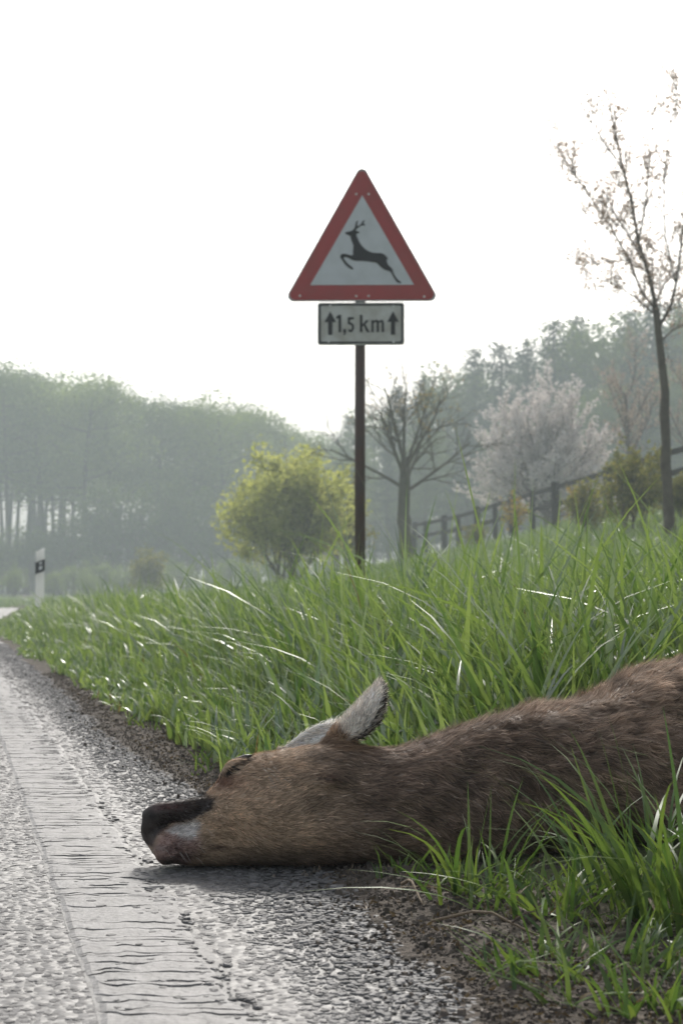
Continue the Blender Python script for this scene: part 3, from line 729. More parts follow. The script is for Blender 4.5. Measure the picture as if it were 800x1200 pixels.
def build_deer():
    me = make_deer()
    nv = len(me.vertices); P = np.empty(nv * 3, np.float32); me.vertices.foreach_get('co', P); P = P.reshape(-1, 3).astype(float)
    Nn = np.empty(nv * 3, np.float32); me.vertices.foreach_get('normal', Nn); Nn = Nn.reshape(-1, 3).astype(float)
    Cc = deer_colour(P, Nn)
    for a in list(me.color_attributes): me.color_attributes.remove(a)
    at = me.color_attributes.new('Col', 'FLOAT_COLOR', 'POINT')
    at.data.foreach_set('color', np.concatenate([Cc, np.ones((nv, 1))], 1).astype(np.float32).ravel())
    me.polygons.foreach_set('use_smooth', np.ones(len(me.polygons), bool))
    obj('body', me, M['hide'], deer)
    # fur: tapered hairs lying along the coat
    me.calc_loop_triangles(); nt_ = len(me.loop_triangles); T = np.empty(nt_ * 3, np.int32); me.loop_triangles.foreach_get('vertices', T); T = T.reshape(-1, 3)
    rng = RNG(91)
    A, B, Cv = P[T[:, 0]], P[T[:, 1]], P[T[:, 2]]
    area = np.linalg.norm(np.cross(B - A, Cv - A), axis=1); ctr = (A + B + Cv) / 3
    wgt = area * np.where(ctr[:, 0] > 0.62, 0.25, 1.0) * np.where(ctr[:, 2] < 0.004, 0.1, 1) * np.where(ctr[:, 0] < 0.05, 1.7, 1)
    n = 190000; tri = rng.choice(nt_, n, p=wgt / wgt.sum()); r1 = np.sqrt(rng.random(n)); r2 = rng.random(n)
    w0, w1, w2 = 1 - r1, r1 * (1 - r2), r1 * r2
    def lerp(Q): return w0[:, None] * Q[T[tri, 0]] + w1[:, None] * Q[T[tri, 1]] + w2[:, None] * Q[T[tri, 2]]
    R = lerp(P); Nr = lerp(Nn); Nr /= np.linalg.norm(Nr, axis=1, keepdims=True); Cr = lerp(Cc)
    x, y, z = R.T
    u, rad = ear_local(R); on_ear = (u > 0.05) & (rad < 0.085) & (z > np.interp(x, XS, ZT) + 0.004)
    flow = np.tile(np.array([1.0, 0.0, -0.10]), (n, 1))
    onneck = sm(x, 0.0, 0.15); flow[:, 2] -= 0.45 * onneck * (1 - sm(x, 0.3, 0.5))
    flow[:, 2] += 0.55 * vnoise(x * 20, z * 26, 93); flow[:, 1] += 0.35 * vnoise(x * 24, z * 30 + y * 20, 94)
    clx, clz = np.round(x * 140 + rng.normal(0, .35, n)), np.round(z * 140 + rng.normal(0, .35, n))     # tousled locks
    flow[:, 2] += 0.35 * onneck * np.sin(clx * 12.9898 + clz * 78.233)
    eax = np.array(EAR_T) - np.array(EAR_B); eax /= np.linalg.norm(eax)
    flow[on_ear] = eax + rng.normal(0, .25, (on_ear.sum(), 3))
    flow += rng.normal(0, 0.20, (n, 3))
    tg = flow - (flow * Nr).sum(1)[:, None] * Nr; tg /= np.linalg.norm(tg, axis=1, keepdims=True) + 1e-9
    ln = np.interp(x, [-.23, -.17, -.08, 0.05, 0.2, 0.6], [.003, .007, .010, .016, .019, .018]) * rng.uniform(.45, 1.3, n)
    ln = np.where(on_ear, .007 * rng.uniform(.5, 1.6, n), ln)
    nose = (Cr.max(1) < 0.03) & (x < -0.14); ln = np.where(nose, .003, ln); ln = np.where(x < -0.205, .0015, ln)
    lift = np.interp(x, [-.2, 0.05, 0.3], [0.22, 0.34, 0.42]) * rng.uniform(.6, 1.5, n); lift = lift * (1 + 0.5 * onneck * vnoise(x * 75 + z * 40, z * 120 - x * 30, 96)); lift = np.where(on_ear, .5, lift)
    mid = R + (tg + Nr * lift[:, None]) * (ln * 0.5)[:, None]; tip = R + (tg * 1.0 + Nr * (lift * 0.75)[:, None]) * ln[:, None]
    tip[:, 2] = np.maximum(tip[:, 2], 0.001); mid[:, 2] = np.maximum(mid[:, 2], 0.001)
    # hairs of one lock lean together towards a common tip
    cell = np.round(R * 105 + rng.normal(0, .22, (n, 3))).astype(np.int64); key = cell[:, 0] * 1000003 + cell[:, 1] * 1009 + cell[:, 2]
    _, inv = np.unique(key, return_inverse=True); cnt = np.bincount(inv).astype(float)
    ctr_t = np.stack([np.bincount(inv, tip[:, a]) / cnt for a in range(3)], 1)
    lr_ = RNG(92).normal(0, 1, (len(cnt), 5)); pull = (0.65 * np.interp(x, [-.18, -.05, .08], [.15, .45, 1.0]) * ~on_ear)[:, None]
    off_t = (lr_[inv, :3] * 0.30 * ln[:, None]) * (onneck * .8 + .2)[:, None]; off_t += Nr * (np.abs(lr_[inv, 3]) * .16 * ln * onneck)[:, None]
    tip = tip + pull * (ctr_t[inv] - tip + off_t); mid = mid + 0.35 * pull * (ctr_t[inv] - tip + off_t)
    tip[:, 2] = np.maximum(tip[:, 2], 0.001)
    sd = np.cross(tg, Nr); wd = (0.00042 * rng.uniform(.7, 1.4, n) * np.interp(ln, [.003, .02], [.8, 1.25]))[:, None]
    R0 = R - Nr * 0.001
    V = np.stack([R0 - sd * wd, R0 + sd * wd, mid + sd * wd * .8, mid - sd * wd * .8, tip], 1).reshape(-1, 3)
    b = np.arange(n)[:, None] * 5
    lk = 1.1 * vnoise(x * 75 + z * 40, z * 120 - x * 30, 96) + 0.5 * vnoise(x * 24, z * 34, 97) + 0.28 * lr_[inv, 4]; cf = Cr * rng.uniform(.7, 1.35, n)[:, None] * (1 + 0.33 * lk * (0.45 + 0.55 * onneck))[:, None]
    pale = (rng.random(n) < 0.06) & (~nose); cf[pale] = cf[pale] * 1.2 + 0.08
    mb = MB(); mb.add(V, b + np.array([[0, 1, 2, 3]]), b + np.array([[3, 2, 4]]), np.clip(np.repeat(cf, 5, 0), 0.005, 0.85))
    f = mb.build('fur', M['fur'], deer, True); f['kind'] = 'stuff'
    # upper eye: dark closed lid with a wet slit along the brow
    mb = MB(); pts = [(259, 912), (264, 902), (271, 895), (280, 889.5), (289, 885.5), (296, 883.5)]
    tube(mb, [(*deer_px(a, b_, 1.806)[:1], 1.806, deer_px(a, b_, 1.806)[1]) for a, b_ in pts], [.001, .0034, .0044, .0042, .003, .001], 10)
    el_ = mb.build('eyelid', principled('eyelid', (0.045, 0.035, 0.032), rough=.38, spec=.5, noise=(120, (0.09, 0.075, 0.07), 4)), deer, True)
    el_['label'] = 'dark closed eyelid along the brow'
    # a few long whiskers and stray hairs on the jaw
    mb = MB()
    for k in range(26):
        px, v = (rng.uniform(190, 250), rng.uniform(960, 1008)) if k < 14 else (rng.uniform(300, 335), rng.uniform(895, 925))
        x0, z0 = deer_px(px, v, 1.78); a = rng.uniform(-.6, 1.8)
        L = rng.uniform(.012, .03); p = np.array([x0, 1.782, z0])
        dd = np.array([math.cos(a) * .7, -.6, math.sin(a) * .7]) * L
        tube(mb, [p + [0, .012, 0], p + dd * .5, p + dd + [0, 0, -.3 * L]], [.00022, .00018, .00005], 3)
    wk = mb.build('whiskers', principled('whisker', (0.35, 0.32, 0.29), rough=.4), deer); wk['kind'] = 'stuff'
build_deer()

# ------------------------------------------------------------------ road sign
M['sign_red'] = principled('sign_red', (0.42, 0.045, 0.045), rough=0.38, noise=(9, (0.35, 0.05, 0.045), 6))
M['sign_white'] = principled('sign_white', (0.62, 0.64, 0.68), rough=0.40, noise=(14, (0.56, 0.58, 0.61), 6))
M['sign_black'] = principled('sign_black', (0.012, 0.012, 0.014), rough=0.45)
M['sign_rim'] = principled('sign_rim_aluminium', (0.42, 0.43, 0.43), rough=0.45, metallic=0.4, noise=(20, (0.3, 0.3, 0.3), 5))
M['plate_white'] = principled('dirty_plate_white', (0.60, 0.60, 0.58), rough=0.45, noise=(11, (0.44, 0.42, 0.38), 8))
M['pole'] = principled('rusty_brown_pole', (0.075, 0.055, 0.048), rough=0.6, noise=(14, (0.10, 0.055, 0.045), 7), bump=(60, .3, .003))
M['rivet'] = principled('rivet_metal', (0.75, 0.75, 0.74), rough=0.35, metallic=0.5)

def rounded(pts, r, seg=7):
    out = []; n = len(pts)
    for i in range(n):
        p0, p, p1 = np.array(pts[i - 1], float), np.array(pts[i], float), np.array(pts[(i + 1) % n], float)
        a = (p0 - p) / np.linalg.norm(p0 - p); b = (p1 - p) / np.linalg.norm(p1 - p)
        ang = math.acos(np.clip(a.dot(b), -1, 1)); d = r / math.tan(ang / 2)
        bis = (a + b) / np.linalg.norm(a + b); cn = p + bis * (r / math.sin(ang / 2))
        s0 = p + a * d - cn; s1 = p + b * d - cn
        a0 = math.atan2(s0[1], s0[0]); a1 = math.atan2(s1[1], s1[0]); da = (a1 - a0 + math.pi) % (2 * math.pi) - math.pi
        for k in range(seg + 1):
            t = a0 + da * k / seg; out.append((cn[0] + r * math.cos(t), cn[1] + r * math.sin(t)))
    return out
def make_sign():
    D = 10.0
    r = empty('road_sign', (0.116, D + 0.06, float(ground_z(0.116, D)))); gz = r.location.z
    tag(r, 'triangular red bordered deer warning sign with a distance plate on a rusty pole', 'road sign')
    q = lambda px, v: (pxx(px, v, D) - 0.116, pz(v, D) - gz)
    mb = MB(); tube(mb, [(0, 0, -0.3), (0.0, 0, 1.2), (0.004, 0, 2.72 - gz)], [.033, .033, .033], 20); mb.build('pole', M['pole'], r, True)
    y0 = -0.048
    # warning plate: rim, red face, reflective field, leaping deer
    tri = [q(332.5, 352.5), q(515.5, 352.5), q(424, 190)]
    tri_r = rounded(tri, 0.036)
    def shrink(p, k): c_ = np.mean(tri, 0); return [tuple(c_ + (np.array(a) - c_) * k) for a in p]
    mb = MB(); prism_xz(mb, tri_r, y0, y0 + 0.012); wp = mb.build('warning_plate', M['sign_rim'], r)
    wp['label'] = 'red bordered triangle showing a leaping deer'
    mb = MB(); prism_xz(mb, shrink(tri_r, 0.972), y0 - 0.0025, y0 + 0.001); mb.build('red_border', M['sign_red'], wp)
    mb = MB(); prism_xz(mb, [q(363.5, 333.6), q(485, 333.6), q(424.5, 228.5)], y0 - 0.005, y0 - 0.001); mb.build('reflective_field', M['sign_white'], wp)
    # leaping deer traced as a solid cut-out (outline in 1/8 pixels from 380, 240)
    stag = [(193,262),(205,252),(240,246),(262,238),(278,224),(288,205),(291,180),(300,152),(318,146),(312,165),(309,190),(312,200),(330,190),(348,172),(358,152),(370,143),
            (380,148),(370,162),(366,174),(380,180),(384,192),(370,194),(352,190),(330,205),(306,222),(294,236),(306,244),(322,250),(332,258),(318,266),(300,270),
            (304,292),(316,320),(330,350),(352,382),(380,410),(412,432),(450,446),(490,450),(530,450),(560,462),(584,484),(597,500),(592,512),(584,516),(588,540),
            (602,566),(626,588),(640,604),(645,628),(656,652),(672,680),(692,704),(718,722),(722,732),(700,734),(680,724),(662,700),(642,668),(626,636),(612,622),
            (580,614),(548,598),(520,574),(500,552),(482,540),(440,536),(400,528),(350,524),(304,524),(280,522),(250,510),(222,494),(200,488),(186,490),(182,500),
            (196,520),(220,550),(250,574),(270,590),(272,604),(258,604),(230,588),(200,562),(174,526),(152,494),(148,478),(158,462),(176,456),(200,458),(232,466),(258,474),(270,462),
            (268,430),(272,404),(272,376),(258,344),(250,318),(244,292),(228,282),(206,274)]
    mb = MB(); prism_xz(mb, [q(380 + a / 8.0, 240 + b / 8.0) for a, b in stag], y0 - 0.0072, y0 - 0.004); mb.build('deer_silhouette', M['sign_black'], wp)
    def rivet(px, v, par, y):
        mb = MB(); x, z = q(px, v); th = np.linspace(0, 2 * np.pi, 9)[:-1]
        V = [(x + .0075 * math.cos(t), y, z + .0075 * math.sin(t)) for t in th] + [(x + .004 * math.cos(t), y - .003, z + .004 * math.sin(t)) for t in th]
        mb.add(V, [(i, (i + 1) % 8, 8 + (i + 1) % 8, 8 + i) for i in range(8)] + [(8, 9, 10, 11), (8, 11, 12, 15), (12, 13, 14, 15)]); mb.build('rivet', M['rivet'], par)
    for px, v in ((417.5, 227), (432, 227), (351.5, 346), (417.5, 346.5), (432, 346.5), (497, 347.5)): rivet(px, v, wp, y0 - 0.0024)
    # distance plate
    a, b, c_, d_ = q(372, 403.5), q(474, 403.5), q(474, 354.5), q(372, 354.5)
    def rr(px0, v0, px1, v1, rad): return rounded([q(px0, v1), q(px1, v1), q(px1, v0), q(px0, v0)], rad, 5)
    mb = MB(); prism_xz(mb, rr(372, 354, 474, 404, .016), y0, y0 + .010); dp = mb.build('distance_plate', M['plate_white'], r)
    dp['label'] = 'dirty white plate reading 1,5 km between two upward arrows'
    mb = MB(); o_ = rr(373.6, 355.6, 472.4, 402.2, .014); i_ = rr(375.8, 357.8, 470.2, 400.0, .010); n = len(o_)
    V = [(x, y0 - .002, z) for x, z in o_] + [(x, y0 - .002, z) for x, z in i_]
    V += [(x, y0 + .001, z) for x, z in o_] + [(x, y0 + .001, z) for x, z in i_]
    Q = []
    for k in range(n):
        m_ = (k + 1) % n; Q += [(k, m_, n + m_, n + k), (k, 2 * n + k, 2 * n + m_, m_), (n + k, n + m_, 3 * n + m_, 3 * n + k)]
    mb.add(V, Q); mb.build('border_line', M['sign_black'], dp)
    for cx_ in (387.0, 460.5):
        mb = MB(); prism_xz(mb, [q(cx_ - 2.5, 392), q(cx_ + 2.5, 392), q(cx_ + 2.5, 377), q(cx_ + 6.8, 377), q(cx_, 364.5), q(cx_ - 6.8, 377), q(cx_ - 2.5, 377)], y0 - .003, y0 + .001)
        mb.build('arrow', M['sign_black'], dp)
    # lettering drawn as strokes (narrow road-sign letters)
    def glyph(name, polys):
        mb = MB()
        for k, p in enumerate(polys): prism_xz(mb, [q(*t) for t in p], y0 - .003 - .0002 * k, y0 + .001)
        mb.build(name, M['sign_black'], dp)
    def arcband(cx_, cy_, rx, ry, wx, a0, a1, n=12):
        o_ = [(cx_ + rx * math.cos(math.radians(t)), cy_ - ry * math.sin(math.radians(t))) for t in np.linspace(a0, a1, n)]
        i_ = [(cx_ + (rx - wx) * math.cos(math.radians(t)), cy_ - (ry - wx) * math.sin(math.radians(t))) for t in np.linspace(a1, a0, n)]
        return o_ + i_
    glyph('digit_one', [[(396.6, 389), (396.6, 368.5), (399.8, 368.5), (399.8, 389)], [(396.7, 372.5), (394.0, 374.0), (394.0, 370.6), (396.9, 368.6)]])
    glyph('comma', [[(402.2, 389), (402.2, 385.2), (405.4, 385.2), (405.4, 388.5), (404.0, 392.4), (402.4, 392.4), (403.4, 389)]])
    glyph('digit_five', [[(407.6, 371.2), (414.6, 371.2), (414.6, 374.0), (410.4, 374.0), (410.2, 379.4), (407.4, 379.4)],
                         arcband(410.9, 383.2, 4.0, 5.6, 2.6, 128, -145, 16)])
    glyph('letter_k', [[(421.6, 389), (421.6, 368.5), (424.8, 368.5), (424.8, 389)], [(424.7, 382.6), (424.7, 379.8), (428.9, 374.8), (432.6, 374.8), (427.6, 380.4)],
                       [(426.2, 381.6), (428.2, 379.6), (433.2, 389), (429.7, 389)]])
    glyph('letter_m', [[(435.0, 389), (435.0, 374.8), (437.9, 374.8), (437.9, 389)], [(441.2, 389), (441.2, 377.6), (444.0, 377.6), (444.0, 389)], [(447.2, 389), (447.2, 377.6), (450.0, 377.6), (450.0, 389)],
                       [(437.8, 378.6), (437.8, 375.8), (440.0, 374.5), (442.6, 374.6), (444.0, 376.2), (446.2, 374.5), (448.6, 374.8), (450.0, 377.7), (447.2, 378.0), (446.2, 377.2), (444.0, 378.4), (441.2, 378.0), (440.2, 377.2)]])
    for px, v in ((387, 357.5), (461, 358.5), (385, 400), (461, 400.6)): rivet(px, v, dp, y0 - .0022)
    # clamps behind the plates
    mb = MB(); box(mb, (-.10, y0 + .013, 2.30 - gz), (.10, -.030, 2.34 - gz)); box(mb, (-.05, -.030, 2.30 - gz), (.05, .045, 2.34 - gz)); mb.build('clamp', M['sign_rim'], r)
    mb = MB(); box(mb, (-.12, y0 + .0105, 1.99 - gz), (.12, -.030, 2.02 - gz)); box(mb, (-.05, -.030, 1.99 - gz), (.05, .045, 2.02 - gz)); mb.build('clamp', M['sign_rim'], r)
    r.rotation_euler = (0, 0, math.radians(-1.0))
make_sign()

def make_delineator():
    D = 22.0; x0 = (47.5 - 400) / FPX * D; gz = float(ground_z(x0, D))
    r = empty('marker_post', (x0, D, gz), math.radians(8))
    tag(r, 'white plastic roadside marker post with a slanted black band', 'marker post')
    top = CAM_H + (700 - 642.5) / FPX * D - gz
    white = principled('post_white', (0.90, 0.90, 0.90), rough=0.4, noise=(6, (0.82, 0.82, 0.80), 5))
    fur_translucent(white, 0.45); w_ = .060
    mb = MB(); prism = [(-w_ - .004, -.2), (w_ + .004, -.2), (w_, top), (-w_, top - .05)]
    V = [(x, y, z) for y, k in ((-.045, 1), (.0, .75), (.055, .25)) for x, z in [(a * k, b) for a, b in prism]]
    Q = [(0, 1, 2, 3)]
    for l in (0, 4):
        for k in range(4): Q.append((l + k, l + 4 + k, l + 4 + (k + 1) % 4, l + (k + 1) % 4))
    Q.append((8, 11, 10, 9)); mb.add(V, Q); mb.build('post_body', white, r)
    zb = CAM_H + (700 - 669) / FPX * D - gz; zt_ = CAM_H + (700 - 657) / FPX * D - gz
    mb = MB(); prism_xz(mb, [(-w_ - .003, zb - .05), (w_ + .003, zb - .0), (w_ + .003, zt_ + .02), (-w_ - .003, zt_ - .03)], -.049, .01); band = mb.build('black_band', M['sign_black'], r)
    refl = principled('reflector', (0.7, 0.7, 0.72), rough=0.2)
    mb = MB(); prism_xz(mb, [(-.012, zb + .008), (.030, zb + .022), (.030, zb + .07), (-.012, zb + .06)], -.053, -.047); mb.build('reflector', refl, band)
    mb = MB(); prism_xz(mb, [(-.008, zb + .082), (.026, zb + .092), (.026, zb + .125), (-.008, zb + .115)], -.053, -.047); mb.build('reflector', refl, band)
make_delineator()

# ------------------------------------------------------------------ trees and shrubs
M['bark'] = principled('grey_brown_bark', (0.085, 0.07, 0.055), rough=0.9, spec=.2, noise=(6, (0.13, 0.11, 0.085), 6), bump=(25, .6, .02))
M['bark_green'] = principled('mossy_bark', (0.085, 0.085, 0.055), rough=0.9, spec=.2, noise=(6, (0.12, 0.11, 0.075), 6), bump=(25, .6, .02))
M['twig'] = principled('twig_bark', (0.13, 0.10, 0.085), rough=0.9, spec=.2)
M['leaf_wood'] = leaf_mat('spring_beech_leaves', (0.14, 0.205, 0.055), (0.23, 0.295, 0.09), trans=.5, gloss=.02)
M['leaf_dark'] = leaf_mat('dull_green_leaves', (0.085, 0.135, 0.04), (0.15, 0.20, 0.065), trans=.45, gloss=.02)
M['needles'] = leaf_mat('conifer_needles', (0.030, 0.055, 0.028), (0.06, 0.085, 0.04), trans=.2, gloss=.02)
M['leaf_yellow'] = leaf_mat('fresh_yellow_green_leaves', (0.37, 0.41, 0.14), (0.56, 0.56, 0.26), trans=.6, gloss=.02, tint=(1.1, 1.1, .6))
M['leaf_olive'] = leaf_mat('olive_spring_leaves', (0.13, 0.155, 0.045), (0.27, 0.25, 0.085), trans=.42, gloss=.02)
M['leaf_ochre'] = leaf_mat('ochre_spring_leaves', (0.36, 0.24, 0.07), (0.30, 0.25, 0.08), trans=.4, gloss=.02)
M['blossom'] = leaf_mat('white_blossom', (0.70, 0.66, 0.65), (0.82, 0.79, 0.78), trans=.35, gloss=.0, tint=(1, .95, .9))
M['blossom_ochre'] = leaf_mat('pinkish_blossom_and_young_leaves', (0.54, 0.47, 0.44), (0.42, 0.30, 0.19), trans=.32, gloss=.0, tint=(1, .9, .8))

def unit(v): v = np.asarray(v, float); return v / (np.linalg.norm(v) + 1e-9)
def grow(mb, p, d, L, r, lev, rng, spec, tips, sides=5):
    """one branch with its side branches; spec[lev] = (n children, length ratio, angle deg, first child at, up pull, wobble)"""
    n, lr, ang, first, up, wob = spec[lev]
    ns = 5 if lev < 2 else 3
    P = [np.array(p, float)]; d = unit(d); D = [d]
    for k in range(ns):
        d = unit(d + rng.normal(0, wob, 3) + np.array([0, 0, up]))
        P.append(P[-1] + d * L / ns); D.append(d)
    last = lev == len(spec) - 1
    R = np.linspace(r, r * (0.25 if last else 0.42), ns + 1)
    tube(mb, P, R, max(3, sides - lev), cap=False)
    P = np.array(P)
    if last:
        tips.append(P); return
    if lev >= 1: tips.append(P[-3:])
    az0 = rng.uniform(0, 6.28)
    for k in range(n):
        t = first + (1 - first) * (k + rng.uniform(.1, .9)) / n; f = t * ns; i = min(int(f), ns - 1)
        q = P[i] + (P[i + 1] - P[i]) * (f - i); dd = D[i + 1]
        az = az0 + k * 2.4 + rng.normal(0, .4)
        a = unit(np.cross(dd, [0.3, 0.2, 1.0] if abs(dd[2]) < .9 else [1, 0, 0])); b = np.cross(dd, a)
        th = math.radians(ang) * rng.uniform(.7, 1.25)
        nd = dd * math.cos(th) + (a * math.cos(az) + b * math.sin(az)) * math.sin(th)
        grow(mb, q, nd, L * lr * rng.uniform(.7, 1.2) * (1.15 - .45 * t), max(R[i] * .6, .0055) if lev else R[i] * .55, lev + 1, rng, spec, tips, sides)
def along(tips, n, spread, rng, bias=None):
    W = np.array([np.linalg.norm(t[-1] - t[0]) for t in tips]); k = rng.choice(len(tips), n, p=W / W.sum()); out = np.zeros((n, 3))
    for i, kk in enumerate(k):
        T = tips[kk]; f = rng.random() * (len(T) - 1); j = min(int(f), len(T) - 2); out[i] = T[j] + (T[j + 1] - T[j]) * (f - j)
    return out + rng.normal(0, spread, (n, 3))

def woodland_tree(seed, H, crown_r, clear, leafmat, nleaf=2600, lsize=0.34):
    """tall woodland tree: clear trunk, forking limbs, clumped crown"""
    rng = RNG(seed); r = empty('woodland_tree'); mb = MB(); tips = []
    lean = rng.normal(0, .03, 2)
    P = [(lean[0] * z + .12 * math.sin(z * .4 + seed), lean[1] * z, z) for z in np.linspace(-0.5, H * .86, 9)]
    tube(mb, P, np.linspace(.21, .05, 9) * (H / 15), 7)
    nl = 17; cl = []
    for k in range(nl):
        f = clear + (0.84 - clear) * (k + rng.random()) / nl; z = f * H; i = np.interp(z, [p[2] for p in P], range(9)); p = np.array(P[int(i)]); p[2] = z
        az = k * 2.4 + rng.normal(0, .4); L = crown_r * (1.05 - 0.80 * ((f - clear) / (0.9 - clear)) ** 1.7) * rng.uniform(.7, 1.1)
        e = p + np.array([math.cos(az) * L, math.sin(az) * L, L * rng.uniform(.15, .55)])
        m_ = (p + e) / 2 + [0, 0, -.1 * L]
        tube(mb, [p, m_, e], [.06, .04, .015], 4, cap=False)
        for q in range(2): cl.append((p + (e - p) * rng.uniform(.4, 1.0) + rng.normal(0, .4, 3), rng.uniform(.9, 1.75)))
    for q in range(7): cl.append((np.array(P[-1]) + rng.normal(0, 1, 3) * [crown_r * .24, crown_r * .24, .7], rng.uniform(.8, 1.4)))
    mb.build('trunk', M['bark'], r, True)
    mb = MB(); m_ = nleaf // len(cl)
    for c_, rad in cl:
        v = rng.normal(size=(m_, 3)); v /= np.linalg.norm(v, axis=1, keepdims=True); un = v.copy(); v *= (rad * (1 - .35 * rng.random(m_) ** 1.5) * (1 + .2 * np.sin(un[:, 0] * 7 + rad * 9) * np.cos(un[:, 1] * 6)))[:, None] * np.array([1.3, 1.3, .8])
        leaves(mb, c_ + v, lsize, rng, nrm=un + [0, 0, .25])
    mb.build('crown', leafmat, r)
    return r
def conifer(seed, H, rad, nleaf=2600, lsize=.34):
    rng = RNG(seed); r = empty('conifer_tree'); mb = MB(); tube(mb, [(0, 0, -.5), (rng.normal(0, .1), 0, H * .5), (0, 0, H)], [.2 * H / 14, .13 * H / 14, .02], 6)
    C = []; nb = 62
    for k in range(nb):
        f = 0.14 + 0.84 * k / nb; z = f * H; L = rad * (1.05 - f) ** .8 * rng.uniform(.55, 1.15); az = k * 2.4 + rng.normal(0, .5)
        e = np.array([math.cos(az) * L, math.sin(az) * L, z + L * rng.uniform(-.25, .30)]); p = np.array([0, 0, z])
        tube(mb, [p, (p + e) / 2 + [0, 0, .06 * L], e], [.035, .025, .008], 3, cap=False)
        m_ = int(nleaf / nb * (0.4 + L / rad)); t = rng.random(m_) ** .7
        C.append(p + (e - p) * t[:, None] + rng.normal(0, 1, (m_, 3)) * np.array([.28, .28, .16]))
    mb.build('trunk', M['bark'], r, True); mb = MB(); C = np.concatenate(C); leaves(mb, C, lsize, rng, .3, .4); mb.build('crown', M['needles'], r)
    return r
def shrub(name, seed, H, rad, leafmat, nleaf, lsize, nstem=9, twigmat=None, lo=.15, dome=.5):
    rng = RNG(seed); r = empty(name); mb = MB(); tips = []
    spec = [(6, .55, 32, .25, .06, .08), (5, .5, 34, .2, .04, .12), (0, 0, 0, 0, .03, .15)]
    for k in range(nstem):
        az = k * 2.4 + rng.normal(0, .3); t = rng.uniform(.15, 1.0); d = unit([math.cos(az) * rad / H * t * 1.1, math.sin(az) * rad / H * t * 1.1, 1])
        grow(mb, (rng.normal(0, .08 * rad), rng.normal(0, .08 * rad), -.1), d, H * rng.uniform(.62, .86) * (1 - .25 * t), .02 * H / 3 + .008, 0, rng, spec, tips, 5)
    mb.build('stems', twigmat or M['twig'], r, True)
    mb = MB(); C = along(tips, nleaf, lsize * .7, rng); C = C[C[:, 2] > lo * H * rng.uniform(.4, 1.3, len(C))]
    leaves(mb, C, lsize, rng); mb.build('crown', leafmat, r)
    return r
def fill_dome(o, H, rad, n, lsize, mat, seed):
    """outer foliage of a dense bush: uneven leaf clumps through a rounded volume"""
    rng = RNG(seed); mb = MB(); k = 90
    v = rng.normal(size=(k, 3)); v /= np.linalg.norm(v, axis=1, keepdims=True)
    c_ = v * (rng.random((k, 1)) ** .35) * np.array([rad, rad, H * .44]) * .86 + [0, 0, H * .54]
    m_ = n // k
    for q in c_:
        w_ = rng.normal(size=(m_, 3)) * rng.uniform(.14, .30) * [1, 1, .8]
        P = q + w_; P = P[P[:, 2] > .1 * H]; leaves(mb, P, lsize, rng)
    mb.build('outer_foliage', mat, o)
def place(o, px, D, label, cat, group=None, top=None, H=None, rz=0.0, wide=1.0, sink=0.0):
    """stand it at distance D; if top (photograph row) is given, scale its native height H to reach that row"""
    x = (px - 400) / FPX * D; z = float(ground_z(x, D)); o.location = (x, D, z - sink)
    s = 1.0
    if top is not None: s = (pz(top, D) - z) / H; o.location.x = pxx(px, (top + 650) / 2, D)
    o.scale = (s * wide, s * wide, s); o.rotation_euler = (0, 0, rz)
    return tag(o, label, cat, group)
ORD = ['first', 'second', 'third', 'fourth', 'fifth', 'sixth', 'seventh', 'eighth', 'ninth', 'tenth', 'eleventh', 'twelfth', 'thirteenth', 'fourteenth', 'fifteenth', 'sixteenth', 'seventeenth', 'eighteenth', 'nineteenth', 'twentieth']

